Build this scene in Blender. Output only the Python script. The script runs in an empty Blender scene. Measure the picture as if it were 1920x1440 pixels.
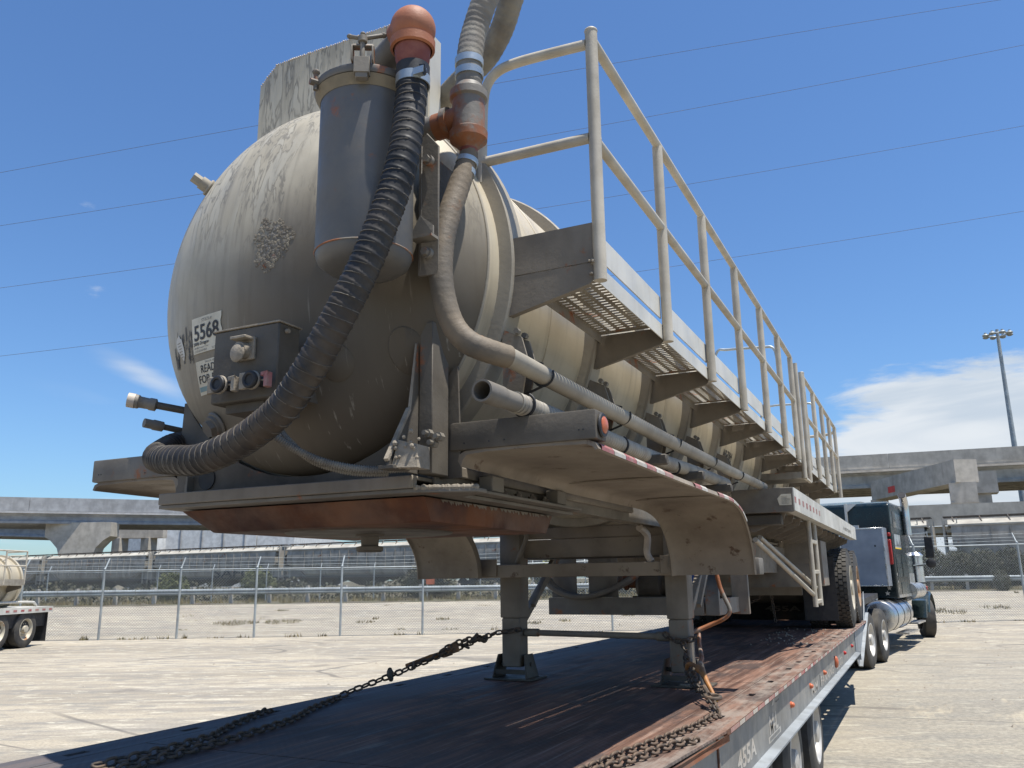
import bpy, bmesh, math, random
from mathutils import Vector, Matrix
R_ = math.radians
random.seed(7)
sc = bpy.context.scene
COL = sc.collection

# ------------------------------------------------------------------ camera
cam_d = bpy.data.cameras.new('camera'); cam = bpy.data.objects.new('camera', cam_d); COL.objects.link(cam)
cam_d.sensor_fit = 'HORIZONTAL'; cam_d.sensor_width = 36.0; cam_d.lens = 36.0*1560/1920
cam_d.clip_start = 0.05; cam_d.clip_end = 6000
rt = Vector((0.8998788, 0.4359454, -0.0130296)); dn = Vector((-0.1109327, 0.1998907, -0.9735182)); fw = Vector((-0.4217963, 0.8774938, 0.2282380))
cam.matrix_world = Matrix(((rt.x, -dn.x, -fw.x, 2.153), (rt.y, -dn.y, -fw.y, -2.58), (rt.z, -dn.z, -fw.z, 1.69), (0, 0, 0, 1)))
sc.camera = cam

# ------------------------------------------------------------------ sky, sun, exposure
SUN_DIR = Vector((0.290, -0.035, 0.955)).normalized()
SKY_STRENGTH = 0.098
world = bpy.data.worlds.new("World"); sc.world = world; world.use_nodes = True
nt = world.node_tree; N = nt.nodes; Lk = nt.links; N.clear()
out = N.new('ShaderNodeOutputWorld'); bg = N.new('ShaderNodeBackground'); sky = N.new('ShaderNodeTexSky')
sky.sky_type = 'NISHITA'; sky.sun_disc = False
sky.sun_elevation = math.asin(SUN_DIR.z); sky.sun_rotation = math.atan2(SUN_DIR.x, SUN_DIR.y)
sky.altitude = 50; sky.air_density = 1.15; sky.dust_density = 0.6; sky.ozone_density = 2.2
tc = N.new('ShaderNodeTexCoord')
def wmath(op, a, b=None, clamp=False):
    n = N.new('ShaderNodeMath'); n.operation = op; n.use_clamp = clamp
    for i, v in enumerate((a, b)):
        if v is None: continue
        if isinstance(v, (int, float)): n.inputs[i].default_value = v
        else: Lk.new(v, n.inputs[i])
    return n.outputs[0]
def wmap(v, a, b, c, d):
    n = N.new('ShaderNodeMapRange'); n.interpolation_type = 'SMOOTHSTEP'; Lk.new(v, n.inputs[0])
    for i, x in enumerate((a, b, c, d)): n.inputs[i+1].default_value = x
    return n.outputs[0]
sep = N.new('ShaderNodeSeparateXYZ'); Lk.new(tc.outputs['Generated'], sep.inputs[0])
mp = N.new('ShaderNodeMapping'); mp.inputs['Scale'].default_value = (2.2, 2.2, 9.0); Lk.new(tc.outputs['Generated'], mp.inputs[0])
cn = N.new('ShaderNodeTexNoise'); cn.inputs['Scale'].default_value = 2.6; cn.inputs['Detail'].default_value = 7; cn.inputs['Roughness'].default_value = 0.60; cn.inputs['Distortion'].default_value = 0.25
Lk.new(mp.outputs[0], cn.inputs[0])
# cloud banks low over the horizon (compass bearings spread round the sky)
bank = None
for (bx, by, w0, w1, top) in ((0.115, 0.993, 0.950, 0.986, 0.30), (-0.95, -0.30, 0.90, 0.985, 0.24), (0.6, -0.8, 0.93, 0.99, 0.22)):
    d = wmath('ADD', wmath('MULTIPLY', sep.outputs[0], bx), wmath('MULTIPLY', sep.outputs[1], by))
    b = wmath('MULTIPLY', wmap(d, w0, w1, 0, 1), wmap(sep.outputs[2], top-0.13, top, 1, 0))
    bank = b if bank is None else wmath('MAXIMUM', bank, b)
cov = wmath('ADD', wmath('MULTIPLY', bank, 0.54), cn.outputs['Fac'])
cl1 = wmap(cov, 0.69, 0.87, 0, 0.97)
# thin wisps elsewhere near the horizon
mp2 = N.new('ShaderNodeMapping'); mp2.inputs['Scale'].default_value = (3.2, 3.2, 22.0); mp2.inputs['Location'].default_value = (3.1, 1.7, 0.4); Lk.new(tc.outputs['Generated'], mp2.inputs[0])
cn2 = N.new('ShaderNodeTexNoise'); cn2.inputs['Scale'].default_value = 1.1; cn2.inputs['Detail'].default_value = 6; cn2.inputs['Distortion'].default_value = 0.8; Lk.new(mp2.outputs[0], cn2.inputs[0])
wisp = wmath('MULTIPLY', wmap(cn2.outputs['Fac'], 0.56, 0.74, 0, 0.4), wmap(sep.outputs[2], 0.06, 0.24, 1, 0))
def wdot(v):
    return wmath('ADD', wmath('ADD', wmath('MULTIPLY', sep.outputs[0], v[0]), wmath('MULTIPLY', sep.outputs[1], v[1])), wmath('MULTIPLY', sep.outputs[2], v[2]))
# one long streak of cirrus low in the west
pe_ = wmath('ABSOLUTE', wmath('ADD', wdot((-0.4015, -0.1600, -0.9018)), wmath('MULTIPLY', wmath('SUBTRACT', cn.outputs['Fac'], 0.5), 0.02)))
al_ = wmath('ABSOLUTE', wmath('SUBTRACT', wdot((0.5297, 0.7626, -0.3712)), -0.0030))
streak_ = wmath('MULTIPLY', wmath('MULTIPLY', wmap(pe_, 0.0, 0.014, 1, 0), wmap(al_, 0.0, 0.07, 1, 0)), wmath('MULTIPLY', wmap(wdot((-0.7487, 0.6244, 0.2226)), 0.5, 0.9, 0, 1), wmap(cn2.outputs['Fac'], 0.3, 0.6, 0.25, 0.55)))
cl = wmath('MAXIMUM', wmath('MAXIMUM', cl1, wisp), streak_)
mix = N.new('ShaderNodeMixRGB'); Lk.new(cl, mix.inputs[0])
tint = N.new('ShaderNodeMixRGB'); tint.blend_type = 'MULTIPLY'; tint.inputs[0].default_value = 1.0
tint.inputs[2].default_value = (0.63, 0.86, 1.13, 1); Lk.new(sky.outputs[0], tint.inputs[1])
Lk.new(tint.outputs[0], mix.inputs[1]); cs_ = N.new('ShaderNodeMixRGB'); Lk.new(wmap(cn2.outputs['Fac'], 0.35, 0.65, 0, 1), cs_.inputs[0]); cs_.inputs[1].default_value = (4.3, 4.9, 5.6, 1); cs_.inputs[2].default_value = (5.9, 6.2, 6.5, 1); Lk.new(cs_.outputs[0], mix.inputs[2])
Lk.new(mix.outputs[0], bg.inputs[0]); bg.inputs[1].default_value = SKY_STRENGTH; Lk.new(bg.outputs[0], out.inputs[0])

sun_d = bpy.data.lights.new('sun', 'SUN'); sun = bpy.data.objects.new('sun', sun_d); COL.objects.link(sun)
sun_d.energy = 5.0; sun_d.angle = R_(0.53); sun_d.color = (1.0, 0.955, 0.88)
sun.rotation_euler = SUN_DIR.to_track_quat('Z', 'Y').to_euler(); sun.location = (20, -10, 60)
vs = sc.view_settings; vs.view_transform = 'Standard'; vs.look = 'None'; vs.exposure = 0.50; vs.gamma = 1.0; vs.use_curve_mapping = False

# ------------------------------------------------------------------ mesh helpers
class MB:
    def __init__(s): s.v = []; s.f = []
    def add(s, vs, fs):
        o = len(s.v); s.v += [tuple(p) for p in vs]; s.f += [tuple(i+o for i in f) for f in fs]; return s
    def box(s, x0, x1, y0, y1, z0, z1):
        v = [(x, y, z) for x in (x0, x1) for y in (y0, y1) for z in (z0, z1)]
        return s.add(v, [(0,1,3,2), (4,6,7,5), (0,4,5,1), (2,3,7,6), (0,2,6,4), (1,5,7,3)])
    def obox(s, c, ux, uy, uz, hx, hy, hz):
        c = Vector(c); v = []
        for a in (-1, 1):
            for b in (-1, 1):
                for d in (-1, 1): v.append(c + ux*hx*a + uy*hy*b + uz*hz*d)
        return s.add(v, [(0,1,3,2), (4,6,7,5), (0,4,5,1), (2,3,7,6), (0,2,6,4), (1,5,7,3)])
    def bar(s, p0, p1, w, h, up=(0, 0, 1)):
        p0 = Vector(p0); p1 = Vector(p1); d = (p1-p0); L = d.length; d.normalize()
        up = Vector(up); sd = d.cross(up)
        if sd.length < 1e-4: sd = d.cross(Vector((1, 0, 0)))
        sd.normalize(); u = sd.cross(d)
        return s.obox((p0+p1)/2, d, sd, u, L/2, w/2, h/2)
    def frame(s, d):
        d = Vector(d).normalized(); a = Vector((0, 0, 1)) if abs(d.z) < .9 else Vector((1, 0, 0))
        u = d.cross(a).normalized(); return u, d.cross(u)
    def cyl(s, p0, p1, r0, r1=None, n=14, cap=True, ph=0):
        r1 = r0 if r1 is None else r1; p0 = Vector(p0); p1 = Vector(p1); u, w = s.frame(p1-p0); v = []
        for p, r in ((p0, r0), (p1, r1)):
            for i in range(n):
                a = 2*math.pi*(i+ph)/n; v.append(p+u*math.cos(a)*r+w*math.sin(a)*r)
        f = [(i, (i+1) % n, n+(i+1) % n, n+i) for i in range(n)]
        if cap: f += [tuple(range(n-1, -1, -1)), tuple(range(n, 2*n))]
        return s.add(v, f)
    def lathe(s, o, axis, prof, n=32, a0=0, a1=2*math.pi, closed=False):
        o = Vector(o); d = Vector(axis).normalized(); u, w = s.frame(d); full = abs(a1-a0-2*math.pi) < 1e-6
        m = n if full else n+1; v = []; P = len(prof)
        for (t, r) in prof:
            for i in range(m):
                a = a0+(a1-a0)*i/n; v.append(o+d*t+u*math.cos(a)*r+w*math.sin(a)*r)
        f = []
        for k in range(P if closed else P-1):
            k2 = (k+1) % P
            for i in range(n):
                j = (i+1) % m
                f.append((k*m+i, k*m+j, k2*m+j, k2*m+i))
        return s.add(v, f)
    def tube(s, pts, r, n=12, cap=True, mod=None):
        pts = [Vector(p) for p in pts]; v = []; K = len(pts)
        d0 = (pts[1]-pts[0]).normalized(); u, w = s.frame(d0)
        for k in range(K):
            d = (pts[min(k+1, K-1)]-pts[max(k-1, 0)]).normalized()
            u = (u-d*u.dot(d)).normalized(); w = d.cross(u)
            rr = r[k] if isinstance(r, (list, tuple)) else r
            for i in range(n):
                a = 2*math.pi*i/n; q = rr*(mod(k, a) if mod else 1); v.append(pts[k]+u*math.cos(a)*q+w*math.sin(a)*q)
        f = [(k*n+i, k*n+(i+1) % n, (k+1)*n+(i+1) % n, (k+1)*n+i) for k in range(K-1) for i in range(n)]
        if cap: f += [tuple(range(n-1, -1, -1)), tuple(range((K-1)*n, K*n))]
        return s.add(v, f)
    def prism(s, poly, ext):
        n = len(poly); e = Vector(ext); v = [Vector(p) for p in poly]; v += [p+e for p in v]
        f = [tuple(range(n-1, -1, -1)), tuple(range(n, 2*n))] + [(i, (i+1) % n, n+(i+1) % n, n+i) for i in range(n)]
        return s.add(v, f)
    def sphere(s, c, r, nu=16, nv=10, sc_=(1, 1, 1)):
        c = Vector(c); v = []; f = []
        for j in range(nv+1):
            t = math.pi*j/nv
            for i in range(nu):
                a = 2*math.pi*i/nu; v.append(c+Vector((math.sin(t)*math.cos(a)*r*sc_[0], math.sin(t)*math.sin(a)*r*sc_[1], math.cos(t)*r*sc_[2])))
        for j in range(nv):
            for i in range(nu): f.append((j*nu+i, (j+1)*nu+i, (j+1)*nu+(i+1) % nu, j*nu+(i+1) % nu))
        return s.add(v, f)
    def torus(s, c, axis, Rr, r, n=24, m=8, a0=0, a1=2*math.pi):
        prof = [(math.sin(2*math.pi*j/m)*r, Rr+math.cos(2*math.pi*j/m)*r) for j in range(m)]
        return s.lathe(c, axis, prof, n, a0, a1, closed=True)
    def build(s, name, mat, parent=None, bevel=0, smooth=38, label=None, kind=None, seg=1):
        off = ORG.get(parent.name if parent else None, Vector((0, 0, 0)))
        me = bpy.data.meshes.new(name); me.from_pydata([tuple(Vector(p)-off) for p in s.v], [], s.f)
        bm = bmesh.new(); bm.from_mesh(me); bmesh.ops.remove_doubles(bm, verts=bm.verts, dist=1e-6)
        bmesh.ops.dissolve_degenerate(bm, edges=bm.edges, dist=1e-7)
        bmesh.ops.recalc_face_normals(bm, faces=bm.faces)
        if bevel:
            ed = [e for e in bm.edges if len(e.link_faces) == 2 and e.calc_face_angle(0) > R_(32)]
            try: bmesh.ops.bevel(bm, geom=ed, offset=bevel, segments=seg, affect='EDGES', profile=0.6, clamp_overlap=True)
            except Exception: pass
        bm.to_mesh(me); bm.free()
        if smooth:
            me.shade_smooth(); me.set_sharp_from_angle(angle=R_(smooth))
        if mat: me.materials.append(mat)
        o = bpy.data.objects.new(name, me); COL.objects.link(o)
        if parent: o.parent = parent; ORG[o.name] = off
        if label: o['label'] = label
        if kind: o['kind'] = kind
        return o
ORG = {}
def thing(name, label, cat, loc=(0, 0, 0), rz=0, group=None, world=True):
    o = bpy.data.objects.new(name, None); COL.objects.link(o); o.location = loc; o.rotation_euler = (0, 0, rz); o.empty_display_size = 0.2
    o['label'] = label; o['category'] = cat
    if group: o['group'] = group
    ORG[o.name] = Vector(loc) if world else Vector((0, 0, 0))
    return o
def tag(o, label=None, cat=None, group=None, kind=None):
    for k, v in (('label', label), ('category', cat), ('group', group), ('kind', kind)):
        if v: o[k] = v
    return o
def copy_to(o, parent, dloc=(0, 0, 0), deep=True):
    c = o.copy(); COL.objects.link(c); c.parent = parent; c.location = Vector(o.location)+Vector(dloc)
    if parent: ORG[c.name] = ORG.get(o.name, Vector((0, 0, 0)))
    if deep:
        for ch in list(o.children): copy_to(ch, c)
    return c
def spline(P, n=8):
    P = [Vector(p) for p in P]; o = []
    for i in range(len(P)-1):
        a = P[max(i-1, 0)]; b = P[i]; c = P[i+1]; d = P[min(i+2, len(P)-1)]
        for k in range(n):
            t = k/n; o.append(0.5*((2*b)+(-a+c)*t+(2*a-5*b+4*c-d)*t*t+(-a+3*b-3*c+d)*t*t*t))
    o.append(P[-1]); return o
def resample(P, step):
    P = [Vector(p) for p in P]; o = [P[0]]; acc = 0
    for i in range(len(P)-1):
        a, b = P[i], P[i+1]; L = (b-a).length
        if L < 1e-9: continue
        t = step-acc
        while t <= L: o.append(a.lerp(b, t/L)); t += step
        acc = (acc+L) % step if L+acc >= step else acc+L
    return o

# ------------------------------------------------------------------ materials
def mat(name, base, alt=None, s1=3.0, a1=0.6, rough=0.6, metal=0.0, rust=0, rust_scale=4.0, rust_col=(0.20, 0.07, 0.025), streak=0, streak_col=None,
        streak_scale=(9, 9, 0.8), bump=0.15, bump_scale=60, dust=0, dust_col=(0.42, 0.36, 0.27), spec=0.4, detail=6, coat=0, seed=0, ax=(1, 1, 1)):
    m = bpy.data.materials.new(name); m.use_nodes = True; t = m.node_tree; n = t.nodes; l = t.links
    b = n['Principled BSDF']; b.inputs['Roughness'].default_value = rough; b.inputs['Metallic'].default_value = metal
    b.inputs['Specular IOR Level'].default_value = spec
    if coat: b.inputs['Coat Weight'].default_value = coat; b.inputs['Coat Roughness'].default_value = 0.15
    tcn = n.new('ShaderNodeTexCoord'); geo = None
    def mapping(scale, loc=(0, 0, 0), rot=(0, 0, 0)):
        q = n.new('ShaderNodeMapping'); q.inputs['Scale'].default_value = scale; q.inputs['Location'].default_value = (loc[0]+seed, loc[1]+seed*1.7, loc[2]+seed*.6); q.inputs['Rotation'].default_value = rot
        l.new(tcn.outputs['Object'], q.inputs[0]); return q.outputs[0]
    def noise(vec, scale, det=detail, ro=0.55, dist=0):
        q = n.new('ShaderNodeTexNoise'); q.inputs['Scale'].default_value = scale; q.inputs['Detail'].default_value = det; q.inputs['Roughness'].default_value = ro; q.inputs['Distortion'].default_value = dist
        l.new(vec, q.inputs[0]); return q.outputs['Fac']
    def rng(v, a, bb, c=0, d=1):
        q = n.new('ShaderNodeMapRange'); q.interpolation_type = 'SMOOTHSTEP'; l.new(v, q.inputs[0])
        for i, x in enumerate((a, bb, c, d)): q.inputs[i+1].default_value = x
        return q.outputs[0]
    def mixc(f, a, bb):
        q = n.new('ShaderNodeMixRGB'); 
        if isinstance(f, (int, float)): q.inputs[0].default_value = f
        else: l.new(f, q.inputs[0])
        for i, x in ((1, a), (2, bb)):
            if isinstance(x, tuple): q.inputs[i].default_value = (*x[:3], 1)
            else: l.new(x, q.inputs[i])
        return q.outputs[0]
    col = base
    v0 = mapping(ax)
    if alt is not None: col = mixc(rng(noise(v0, s1), 0.38, 0.66, 0, a1), col, alt)
    # broad, faint tonal drift so that no face is one flat value
    br = n.new('ShaderNodeHueSaturation'); vv = rng(noise(v0, 1.3, 3), 0.3, 0.7, 0.86, 1.12); l.new(vv, br.inputs['Value'])
    if isinstance(col, tuple): br.inputs['Color'].default_value = (*col, 1)
    else: l.new(col, br.inputs['Color'])
    col = br.outputs[0]
    if streak:
        f = rng(noise(mapping(streak_scale, (3, 1, 2)), 2.0, 5, 0.6), 0.5, 0.72, 0, streak)
        col = mixc(f, col, streak_col or (0.12, 0.09, 0.06))
    if dust:
        f = rng(noise(mapping((1, 1, 1), (5, 5, 5)), 2.2, 8, 0.65), 0.42, 0.62, 0, dust); col = mixc(f, col, dust_col)
    rf = None
    if rust:
        f = rng(noise(mapping((1, 1, 1), (7, 2, 9)), rust_scale, 9, 0.68), 0.62-rust*0.28, 0.70-rust*0.22, 0, 1)
        rc = mixc(noise(mapping((1, 1, 1), (1, 8, 3)), rust_scale*6, 4), rust_col, tuple(min(1, c*1.7) for c in rust_col)); col = mixc(f, col, rc); rf = f
    l.new(col, b.inputs['Base Color'])
    rr = rng(noise(v0, 7.0, 4), 0.3, 0.7, max(0.05, rough-0.12), min(1, rough+0.12)); l.new(rr, b.inputs['Roughness'])
    if rf is not None and metal:
        q = n.new('ShaderNodeMath'); q.operation = 'MULTIPLY_ADD'; l.new(rf, q.inputs[0]); q.inputs[1].default_value = -metal; q.inputs[2].default_value = metal; l.new(q.outputs[0], b.inputs['Metallic'])
    if bump:
        q = n.new('ShaderNodeBump'); q.inputs['Strength'].default_value = bump; q.inputs['Distance'].default_value = 0.004
        l.new(noise(v0, bump_scale, 5, 0.6), q.inputs['Height']); l.new(q.outputs[0], b.inputs['Normal'])
    m['_h'] = 0; del m['_h']
    return m
MT = {}
MT['tank'] = mat('tank_cream_paint', (0.52, 0.46, 0.345), (0.38, 0.325, 0.235), 2.0, 0.7, 0.5, streak=0.55, streak_col=(0.27, 0.235, 0.175), streak_scale=(3, 7, 0.5), bump=0.1, dust=0.25, spec=0.35)
MT['ring'] = mat('ring_dusty_paint', (0.30, 0.27, 0.215), (0.21, 0.185, 0.145), 3.0, 0.8, 0.65, bump=0.2, dust=0.5, dust_col=(0.36, 0.32, 0.25))
MT['rail'] = mat('railing_cream_paint', (0.47, 0.425, 0.345), (0.35, 0.31, 0.24), 8.0, 0.7, 0.6, bump=0.2, bump_scale=120)
MT['deckplate'] = mat('walkway_paint', (0.33, 0.295, 0.235), (0.21, 0.18, 0.14), 4.0, 0.8, 0.65, rust=0.12, rust_scale=5, streak=0.5, streak_col=(0.20, 0.17, 0.13), streak_scale=(9, 9, 0.9))
MT['aluminium'] = mat('weathered_light_paint', (0.58, 0.56, 0.50), (0.44, 0.42, 0.36), 3.0, 0.6, 0.5, streak=0.4, streak_col=(0.36, 0.33, 0.28), streak_scale=(12, 12, 0.8), bump=0.08)
MT['grimy'] = mat('grimy_frame_paint', (0.115, 0.10, 0.080), (0.07, 0.061, 0.05), 4.0, 0.9, 0.7, rust=0.08, dust=0.35, dust_col=(0.19, 0.165, 0.13), bump=0.3)
MT['frame'] = mat('dusty_frame_paint', (0.22, 0.19, 0.15), (0.145, 0.125, 0.10), 4.0, 0.8, 0.7, rust=0.12, streak=0.4, streak_col=(0.17, 0.14, 0.10), bump=0.25)
MT['fender'] = mat('fender_mud_paint', (0.235, 0.195, 0.150), (0.15, 0.12, 0.09), 2.5, 0.9, 0.7, rust=0.1, rust_scale=9, rust_col=(0.07, 0.045, 0.03), bump=0.35, dust=0.35, dust_col=(0.29, 0.25, 0.19))
MT['rust'] = mat('rusty_steel', (0.055, 0.024, 0.018), (0.16, 0.058, 0.022), 3.0, 0.9, 0.8, dust=0.35, dust_col=(0.24, 0.15, 0.10), bump=0.5, bump_scale=40, streak=0.4, streak_col=(0.06, 0.03, 0.02), streak_scale=(5, 5, 3))
MT['elbow'] = mat('orange_primer_iron', (0.36, 0.135, 0.062), (0.25, 0.085, 0.042), 7.0, 0.9, 0.55, bump=0.25, bump_scale=140, dust=0.35, dust_col=(0.30, 0.17, 0.10))
MT['redpipe'] = mat('red_oxide_pipe', (0.17, 0.045, 0.03), (0.25, 0.09, 0.06), 12.0, 0.9, 0.6, bump=0.3)
MT['tee'] = mat('rusting_pipe_fitting', (0.21, 0.19, 0.16), (0.16, 0.145, 0.12), 6.0, 0.7, 0.6, rust=0.62, rust_scale=4, rust_col=(0.19, 0.070, 0.028), bump=0.35)
MT['can'] = mat('blue_grey_canister_paint', (0.098, 0.099, 0.100), (0.13, 0.122, 0.11), 3.0, 0.6, 0.5, dust=0.5, dust_col=(0.17, 0.15, 0.12), bump=0.1, rust=0.03, spec=0.5)
MT['pipe'] = mat('dirty_grey_pipe', (0.19, 0.17, 0.14), (0.13, 0.115, 0.095), 6.0, 0.8, 0.65, rust=0.12, bump=0.25)
MT['hose'] = mat('black_rubber_hose', (0.014, 0.015, 0.018), (0.035, 0.032, 0.030), 9.0, 0.8, 0.5, dust=0.6, dust_col=(0.105, 0.082, 0.058), bump=0.6, bump_scale=70, spec=0.5)
MT['greyhose'] = mat('dusty_grey_hose', (0.19, 0.18, 0.155), (0.11, 0.10, 0.09), 10.0, 0.9, 0.8, bump=0.5, bump_scale=90, dust=0.3)
MT['brownhose'] = mat('brown_worn_hose', (0.17, 0.135, 0.095), (0.085, 0.075, 0.062), 5.0, 0.9, 0.75, bump=0.5, rust=0.2, rust_scale=3, rust_col=(0.20, 0.10, 0.045))
MT['steel'] = mat('bright_clamp_steel', (0.42, 0.46, 0.47), (0.30, 0.32, 0.32), 10, 0.6, 0.38, metal=0.6, bump=0.1)
MT['corr'] = mat('corrugated_hose_plastic', (0.33, 0.30, 0.24), (0.24, 0.21, 0.17), 9, 0.8, 0.6, bump=0.2)
MT['darkbox'] = mat('dark_steel_box_paint', (0.066, 0.057, 0.045), (0.10, 0.087, 0.068), 6, 0.7, 0.65, dust=0.3, dust_col=(0.16, 0.14, 0.11), bump=0.35, bump_scale=90)
MT['dusty'] = mat('thick_dust', (0.30, 0.26, 0.205), (0.20, 0.17, 0.13), 20, 0.8, 0.9, bump=0.9, bump_scale=60)
MT['mud'] = mat('dried_mud', (0.25, 0.215, 0.16), (0.13, 0.11, 0.085), 25, 0.9, 0.95, bump=0.5)
MT['helix'] = mat('scuffed_rib_line', (0.12, 0.105, 0.085), (0.045, 0.04, 0.035), 9, 0.9, 0.7, bump=0)
MT['tan'] = mat('tan_dust_band', (0.26, 0.215, 0.145), (0.19, 0.165, 0.12), 14, 0.8, 0.85, bump=0.3)
MT['cream'] = mat('cream_cap', (0.46, 0.40, 0.33), (0.36, 0.31, 0.25), 12, 0.7, 0.6)
MT['black'] = mat('black_part', (0.02, 0.02, 0.022), (0.04, 0.038, 0.035), 12, 0.7, 0.55, bump=0.2)
MT['amber'] = mat('amber_lens', (0.50, 0.13, 0.055), (0.42, 0.15, 0.09), 30, 0.4, 0.3, bump=0.1)
MT['redlens'] = mat('red_lens', (0.42, 0.02, 0.02), (0.30, 0.03, 0.02), 30, 0.4, 0.3)
MT['redtape'] = mat('red_reflective_tape', (0.33, 0.065, 0.070), (0.32, 0.17, 0.14), 18, 0.8, 0.45, bump=0.1, dust=0.45, dust_col=(0.45, 0.36, 0.29))
MT['whitetape'] = mat('white_reflective_tape', (0.52, 0.50, 0.45), (0.42, 0.36, 0.29), 18, 0.8, 0.45, bump=0.1, dust=0.4, dust_col=(0.42, 0.34, 0.26))
MT['paper'] = mat('white_paper', (0.62, 0.58, 0.47), (0.46, 0.42, 0.33), 9, 0.8, 0.8, bump=0.1)
MT['ink'] = mat('black_ink', (0.035, 0.035, 0.038), (0.06, 0.06, 0.06), 60, 0.6, 0.7, bump=0)
MT['inkgrey'] = mat('faded_ink', (0.16, 0.15, 0.13), (0.26, 0.24, 0.20), 90, 0.8, 0.8, bump=0)
MT['tyre'] = mat('tyre_rubber', (0.035, 0.034, 0.033), (0.065, 0.06, 0.052), 6, 0.8, 0.8, bump=0.4, dust=0.35, dust_col=(0.13, 0.115, 0.09))
MT['rim'] = mat('cream_wheel_rim', (0.50, 0.46, 0.36), (0.32, 0.27, 0.20), 5, 0.8, 0.55, rust=0.25, rust_scale=3, rust_col=(0.22, 0.11, 0.045))
MT['rustrim'] = mat('rusty_wheel_rim', (0.34, 0.24, 0.15), (0.20, 0.11, 0.06), 4, 0.9, 0.6, rust=0.5, rust_col=(0.24, 0.11, 0.04))
MT['alurim'] = mat('dusty_alloy_wheel', (0.50, 0.48, 0.44), (0.36, 0.34, 0.31), 5, 0.7, 0.5, metal=0.35, bump=0.03)
MT['chrome'] = mat('polished_metal', (0.62, 0.61, 0.59), (0.45, 0.44, 0.42), 3, 0.5, 0.30, metal=0.9, bump=0.03, bump_scale=8)
MT['brushed'] = mat('brushed_aluminium_box', (0.26, 0.28, 0.31), (0.20, 0.22, 0.25), 2.5, 0.7, 0.45, metal=0.5, bump=0.05)
MT['green'] = mat('dark_green_truck_paint', (0.003, 0.010, 0.012), (0.004, 0.014, 0.015), 3, 0.5, 0.3, bump=0.02, coat=0.25, spec=0.35)
MT['greenlit'] = mat('lit_green_truck_paint', (0.020, 0.033, 0.033), (0.032, 0.046, 0.045), 3, 0.5, 0.3, bump=0.02, coat=0.4, spec=0.5)  # truck green in a lighter tone, sunlight painted into the colour
MT['glass'] = mat('dark_window_glass', (0.02, 0.025, 0.03), (0.04, 0.05, 0.06), 3, 0.4, 0.06, bump=0, spec=0.8)
MT['blue'] = mat('blue_pump_paint', (0.02, 0.10, 0.35), (0.04, 0.07, 0.15), 12, 0.7, 0.5)
MT['siderail'] = mat('grey_side_rail_paint', (0.215, 0.21, 0.195), (0.17, 0.165, 0.15), 4, 0.8, 0.5, streak=0.35, streak_col=(0.28, 0.27, 0.25), streak_scale=(6, 2.0, 0.5), bump=0.08, spec=0.4)
MT['flange'] = mat('light_grey_flange', (0.27, 0.29, 0.30), (0.20, 0.21, 0.21), 6, 0.8, 0.6, bump=0.2)
MT['yellow'] = mat('yellow_paint_tip', (0.75, 0.50, 0.03), (0.6, 0.38, 0.05), 20, 0.5, 0.5)
MT['binder'] = mat('orange_binder_paint', (0.34, 0.15, 0.045), (0.16, 0.09, 0.05), 14, 0.9, 0.6, bump=0.3)
MT['chain'] = mat('oily_rusty_chain', (0.075, 0.062, 0.05), (0.16, 0.11, 0.075), 16, 0.9, 0.6, metal=0.35, bump=0.4)
MT['galv'] = mat('galvanised_steel', (0.34, 0.37, 0.37), (0.26, 0.28, 0.28), 6, 0.7, 0.55, metal=0.25, bump=0.1)
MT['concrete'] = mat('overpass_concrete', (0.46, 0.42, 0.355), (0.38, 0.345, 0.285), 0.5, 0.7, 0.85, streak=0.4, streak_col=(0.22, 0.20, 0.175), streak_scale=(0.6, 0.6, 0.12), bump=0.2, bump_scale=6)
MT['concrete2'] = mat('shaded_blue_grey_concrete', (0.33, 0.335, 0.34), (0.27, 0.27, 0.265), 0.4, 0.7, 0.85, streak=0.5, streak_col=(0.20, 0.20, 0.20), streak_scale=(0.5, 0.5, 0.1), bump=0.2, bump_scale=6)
MT['carbody'] = mat('hopper_car_paint', (0.37, 0.345, 0.30), (0.26, 0.24, 0.205), 0.7, 0.8, 0.75, streak=0.7, streak_col=(0.13, 0.115, 0.095), streak_scale=(1.2, 1.2, 0.25), rust=0.05, rust_scale=1.0)
MT['carroof'] = mat('hopper_car_roof', (0.42, 0.40, 0.34), (0.33, 0.30, 0.25), 1.0, 0.8, 0.75)
MT['cardark'] = mat('hopper_car_underframe', (0.075, 0.07, 0.062), (0.12, 0.10, 0.08), 1.5, 0.8, 0.85, rust=0.1)
MT['whitewall'] = mat('warehouse_wall', (0.62, 0.62, 0.60), (0.55, 0.55, 0.53), 0.2, 0.7, 0.7, streak=0.3, streak_col=(0.48, 0.48, 0.47), streak_scale=(0.4, 0.4, 0.05), bump=0)
MT['bolt'] = mat('bolt_steel', (0.10, 0.075, 0.055), (0.20, 0.17, 0.13), 40, 0.8, 0.5, metal=0.4)
MT['sticker_red'] = mat('faded_red_marking', (0.62, 0.06, 0.05), (0.55, 0.10, 0.08), 3, 0.5, 0.7)

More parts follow.
